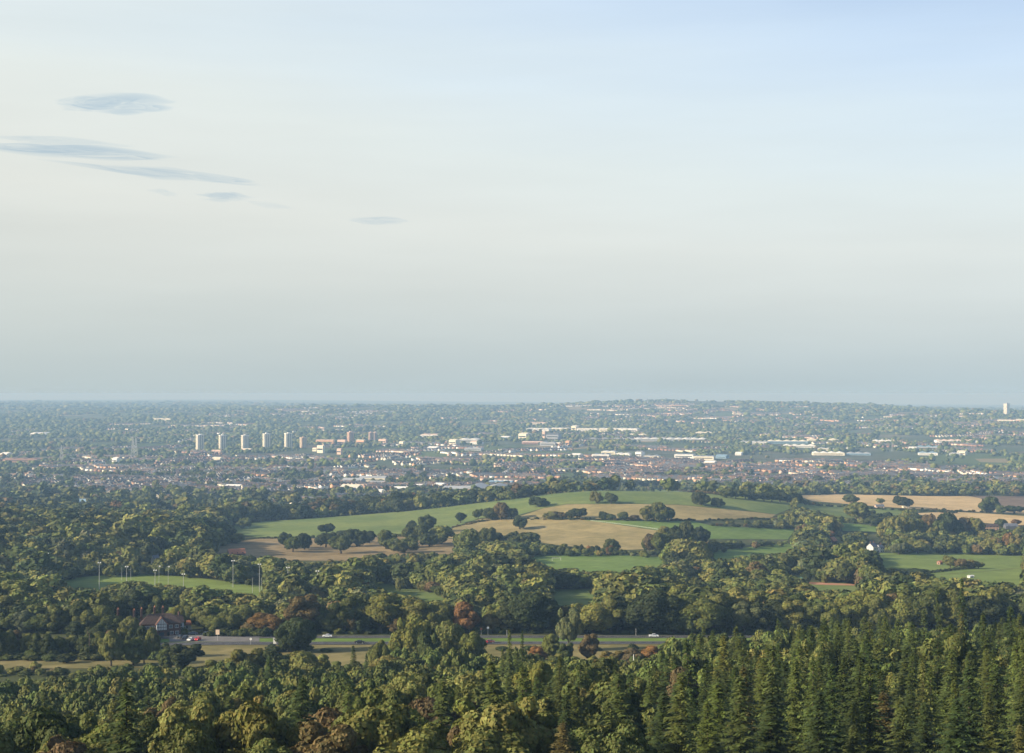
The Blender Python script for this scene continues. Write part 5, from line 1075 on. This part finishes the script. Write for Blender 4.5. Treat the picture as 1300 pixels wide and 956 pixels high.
# ------------------------------------------------------------------ cars
def make_car(body_m, hatch=False):
    o = link('parked_car', None); L = 4.3; prof = [(-2.15, .35), (-2.15, .75), (-2.05, .92), (-1.15, 1.0), (-.55, 1.42), (.75, 1.45), (1.45, 1.05) if not hatch else (1.75, 1.1), (2.05, .98), (2.15, .6), (2.12, .32)]
    b = MB(); P = []
    for s_, k in ((-.86, 1), (.86, 1)): P += [(px__, s_ * (1 if z_ < 1.05 else .8), z_) for px__, z_ in prof]
    n = len(prof); b.poly(P, [tuple(range(n)), tuple(range(2 * n - 1, n - 1, -1))] + [(i, n + i, n + (i + 1) % n, (i + 1) % n) for i in range(n)]); body = b.build('body', body_m, o)
    mod = body.modifiers.new('bevel', 'BEVEL'); mod.width = .05; mod.segments = 2
    g = MB()
    for s_ in (-1, 1):
        y_ = s_ * .8; g.poly([(-1.05, s_ * .872, 1.03), (1.3, s_ * .872, 1.06), (.7, s_ * .712, 1.38), (-.5, s_ * .712, 1.36)], [(0, 1, 2, 3) if s_ < 0 else (3, 2, 1, 0)])
    g.poly([(-1.17, -.66, 1.03), (-1.17, .66, 1.03), (-.62, .6, 1.42), (-.62, -.6, 1.42)], [(0, 3, 2, 1)]); g.build('window_glass', M_glass, o)
    for wx in (-1.35, 1.35):
        for s_ in (-1, 1):
            w1 = MB(); w1.tube((wx, s_ * .66, .33), (wx, s_ * .9, .33), .33, n=16); wl = w1.build('wheel', M_rubber, o); w2 = MB(); w2.tube((wx, s_ * .902, .33), (wx, s_ * .915, .33), .2, n=12); w2.build('rim', M_metal, wl)
    for s_ in (-1, 1): h = MB(); h.box(-2.19, -2.13, s_ * .66 - .18, s_ * .66 + .18, .62, .8); h.build('headlight', M_white, o)
    for s_ in (-1, 1): h = MB(); h.box(2.13, 2.19, s_ * .68 - .14, s_ * .68 + .14, .68, .88); h.build('tail_light', flat((.4, .02, .02)), o)
    return o
paint = {}
def car(u, Y, rgb, label, rz=0, hatch=False, s=1.):
    m = paint.setdefault(rgb, mat('car_paint', rgb, .3)); o = make_car(m, hatch); x, _, z = atY(u, Y); o.location = (x, Y, z + .42); o.rotation_euler[2] = rz; o.scale = (s, s, s); tag(o, label, 'car', 'cars on the road and car park'); o.name = 'car'
car(416, 650, (.75, .76, .78), 'white car driving on the far carriageway past the dark tree'); car(457, 629.5, (.015, .016, .02), 'black car on the near carriageway, right of the white one', math.pi)
car(613.5, 629.5, (.5, .02, .025), 'bright red car seen through the gap between near trees', math.pi, True); car(622, 631, (.18, .05, .05), 'maroon car following right behind the bright red one', math.pi)
car(829.5, 650, (.7, .72, .75), 'silver-white car on the road at the right end of the gap'); car(252, 640, (.6, .015, .02), 'red car parked at the pub car park', R(80), True)
car(243, 639, (.75, .75, .72), 'white car parked left of the red one', R(75), True); car(236, 645, (.02, .03, .06), 'dark blue car parked nearest the pub', R(85)); car(229, 648, (.03, .03, .035), 'black car parked against the pub wall', R(88)); car(262, 660, (.05, .06, .08), 'dark grey car at the rear of the pub car park', R(0)); car(246, 660, (.10, .12, .14), 'slate grey car at the rear behind the white one', R(0))

# ------------------------------------------------------------------ clouds (far outside the haze) and the haze itself
def cloud(u, v, wp, hp, tilt, label, seed, dens=1.):
    Yc = 14000.; g = np.random.default_rng(seed); s = Yc / F; x = (u - CU) * s; z = (HV - v) * s; iv, jf = ico(4); V = iv.copy(); V[:, 1] = np.sign(V[:, 1]) * np.abs(V[:, 1]) ** 3.2; w_ = np.ones(len(V))
    for k in range(9): d = unit(1)[0]; w_ += g.uniform(.04, .11) * np.sin(V @ d * g.uniform(2, 9) + g.uniform(0, 6)) * .8
    taper = 1 - .6 * np.abs(V[:, 0]) ** 1.6; V = V * w_[:, None]; V[:, 2] *= taper; VV = []; FF = []
    strands = [(0, 0, 1, .62)] + [(g.uniform(-.45, .45), g.uniform(-.55, .55), g.uniform(.35, .75), g.uniform(.16, .4)) for _ in range(6)]
    t = R(-tilt)
    for q, (ox, oz, sx__, sz__) in enumerate(strands):
        W = V * (sx__, .8, sz__); W[:, 2] += oz * (1 - abs(ox)) + .12 * np.sin(W[:, 0] * 4 + q); W[:, 0] += ox; W[:, 1] += .1 * q; W *= (wp * s / 2 * 1.15, 260, hp * s / 2 * 1.35)
        X = W[:, 0] * math.cos(t) - W[:, 2] * math.sin(t); Z = W[:, 0] * math.sin(t) + W[:, 2] * math.cos(t); W[:, 0] = X; W[:, 2] = Z; VV.append(W); FF.append(jf + len(V) * q)
    V = np.concatenate(VV); jf = np.concatenate(FF)
    m = bpy.data.materials.new('cloud_vapour'); m.use_nodes = True; nt = m.node_tree; nt.nodes.remove(nt.nodes['Principled BSDF'])
    vs = nt.nodes.new('ShaderNodeVolumeAbsorption'); vs.inputs['Color'].default_value = (.36, .58, .80, 1); vs.inputs['Density'].default_value = .0019 * dens
    nt.links.new(vs.outputs[0], nt.nodes['Material Output'].inputs['Volume'])
    o = link('cloud', fast_mesh('cloud', V, jf, [m], smooth_=True), None, (x, Yc, z)); tag(o, label, 'cloud', 'grey-blue cloud wisps', 'thing')
cloud(142, 128, 136, 26, -1, 'lens-shaped blue-grey cloud, highest of the wisps', 1, 1); cloud(70, 178, 170, 12, 4, 'thin streak cloud just above the broad left wisp', 2, .5); cloud(95, 191, 240, 20, 3, 'broad blue-grey wisp cloud reaching the left edge', 3, 1)
cloud(205, 219, 240, 15, 6, 'long narrow wisp cloud under the broad left one', 4, .8); cloud(286, 248.5, 62, 9, 2, 'short dark wisp cloud at the tail of the long one', 5, 1.1); cloud(205, 243, 32, 4, 4, 'tiny faint cloud shred left of the short dark wisp', 6, .8); cloud(480, 279, 78, 9, 2, 'small lone wisp cloud right of all the others', 7, .8); cloud(345, 260, 60, 4, 8, 'faint thread of cloud trailing the short dark wisp', 8, .5)
hb = MB(); hb.box(-30000, 30000, -320, 44800, float(ZZ.min()) - 1, 6)
hm = bpy.data.materials.new('haze_air'); hm.use_nodes = True; nt = hm.node_tree; nt.nodes.remove(nt.nodes['Principled BSDF']); vp = nt.nodes.new('ShaderNodeVolumePrincipled')
vp.inputs['Color'].default_value = (*HAZE_COL, 1); vp.inputs['Density'].default_value = HAZE_DENS; vp.inputs['Absorption Color'].default_value = (*HAZE_ABS, 1); nt.links.new(vp.outputs[0], nt.nodes['Material Output'].inputs['Volume'])
tag(hb.build('haze', hm), 'pale blue haze in the air between the near wood and the far hills', 'haze', kind='stuff')

# ------------------------------------------------------------------ labels for the many plants, each told apart by look and place
bywhere = {}
for t in THINGS: bywhere.setdefault((t[0], t[4]), []).append(t)
for (where, noun), L in bywhere.items():
    hs = sorted(t[3] for t in L); big = hs[int(len(hs) * .7)] if len(L) > 4 else 1e9; small = hs[int(len(hs) * .3)] if len(L) > 4 else -1
    sub = {}
    for t in L: sub.setdefault((t[2], 'tall' if t[3] > big else ('small' if t[3] < small else 'middling') if len(L) > 4 else ''), []).append(t)
    for (ck, sz), Q in sub.items():
        Q.sort(key=lambda t: t[5]); n = len(Q)
        for i, t in enumerate(Q):
            core = f'{sz} {CW[ck]} {noun}'.strip(); lab = f'{core} {where}' if n == 1 else (f'{ordinal(i)} {core} {where}' if i == 0 else f'{ordinal(i)} {core} from left {where}')
            if sz == 'middling': lab = lab.replace('middling', 'medium' if len(lab.split()) < 17 else '').replace('  ', ' ')
            lab = ' '.join(lab.split()); assert len(lab.split()) <= 17, lab
            tag(t[1], lab, t[7], {'tree': 'broadleaf trees of the valley', 'oak': 'oaks and field trees', 'conifer': 'conifers of the near slope', 'poplar': 'poplars', 'bush': 'hedge bushes'}[noun])
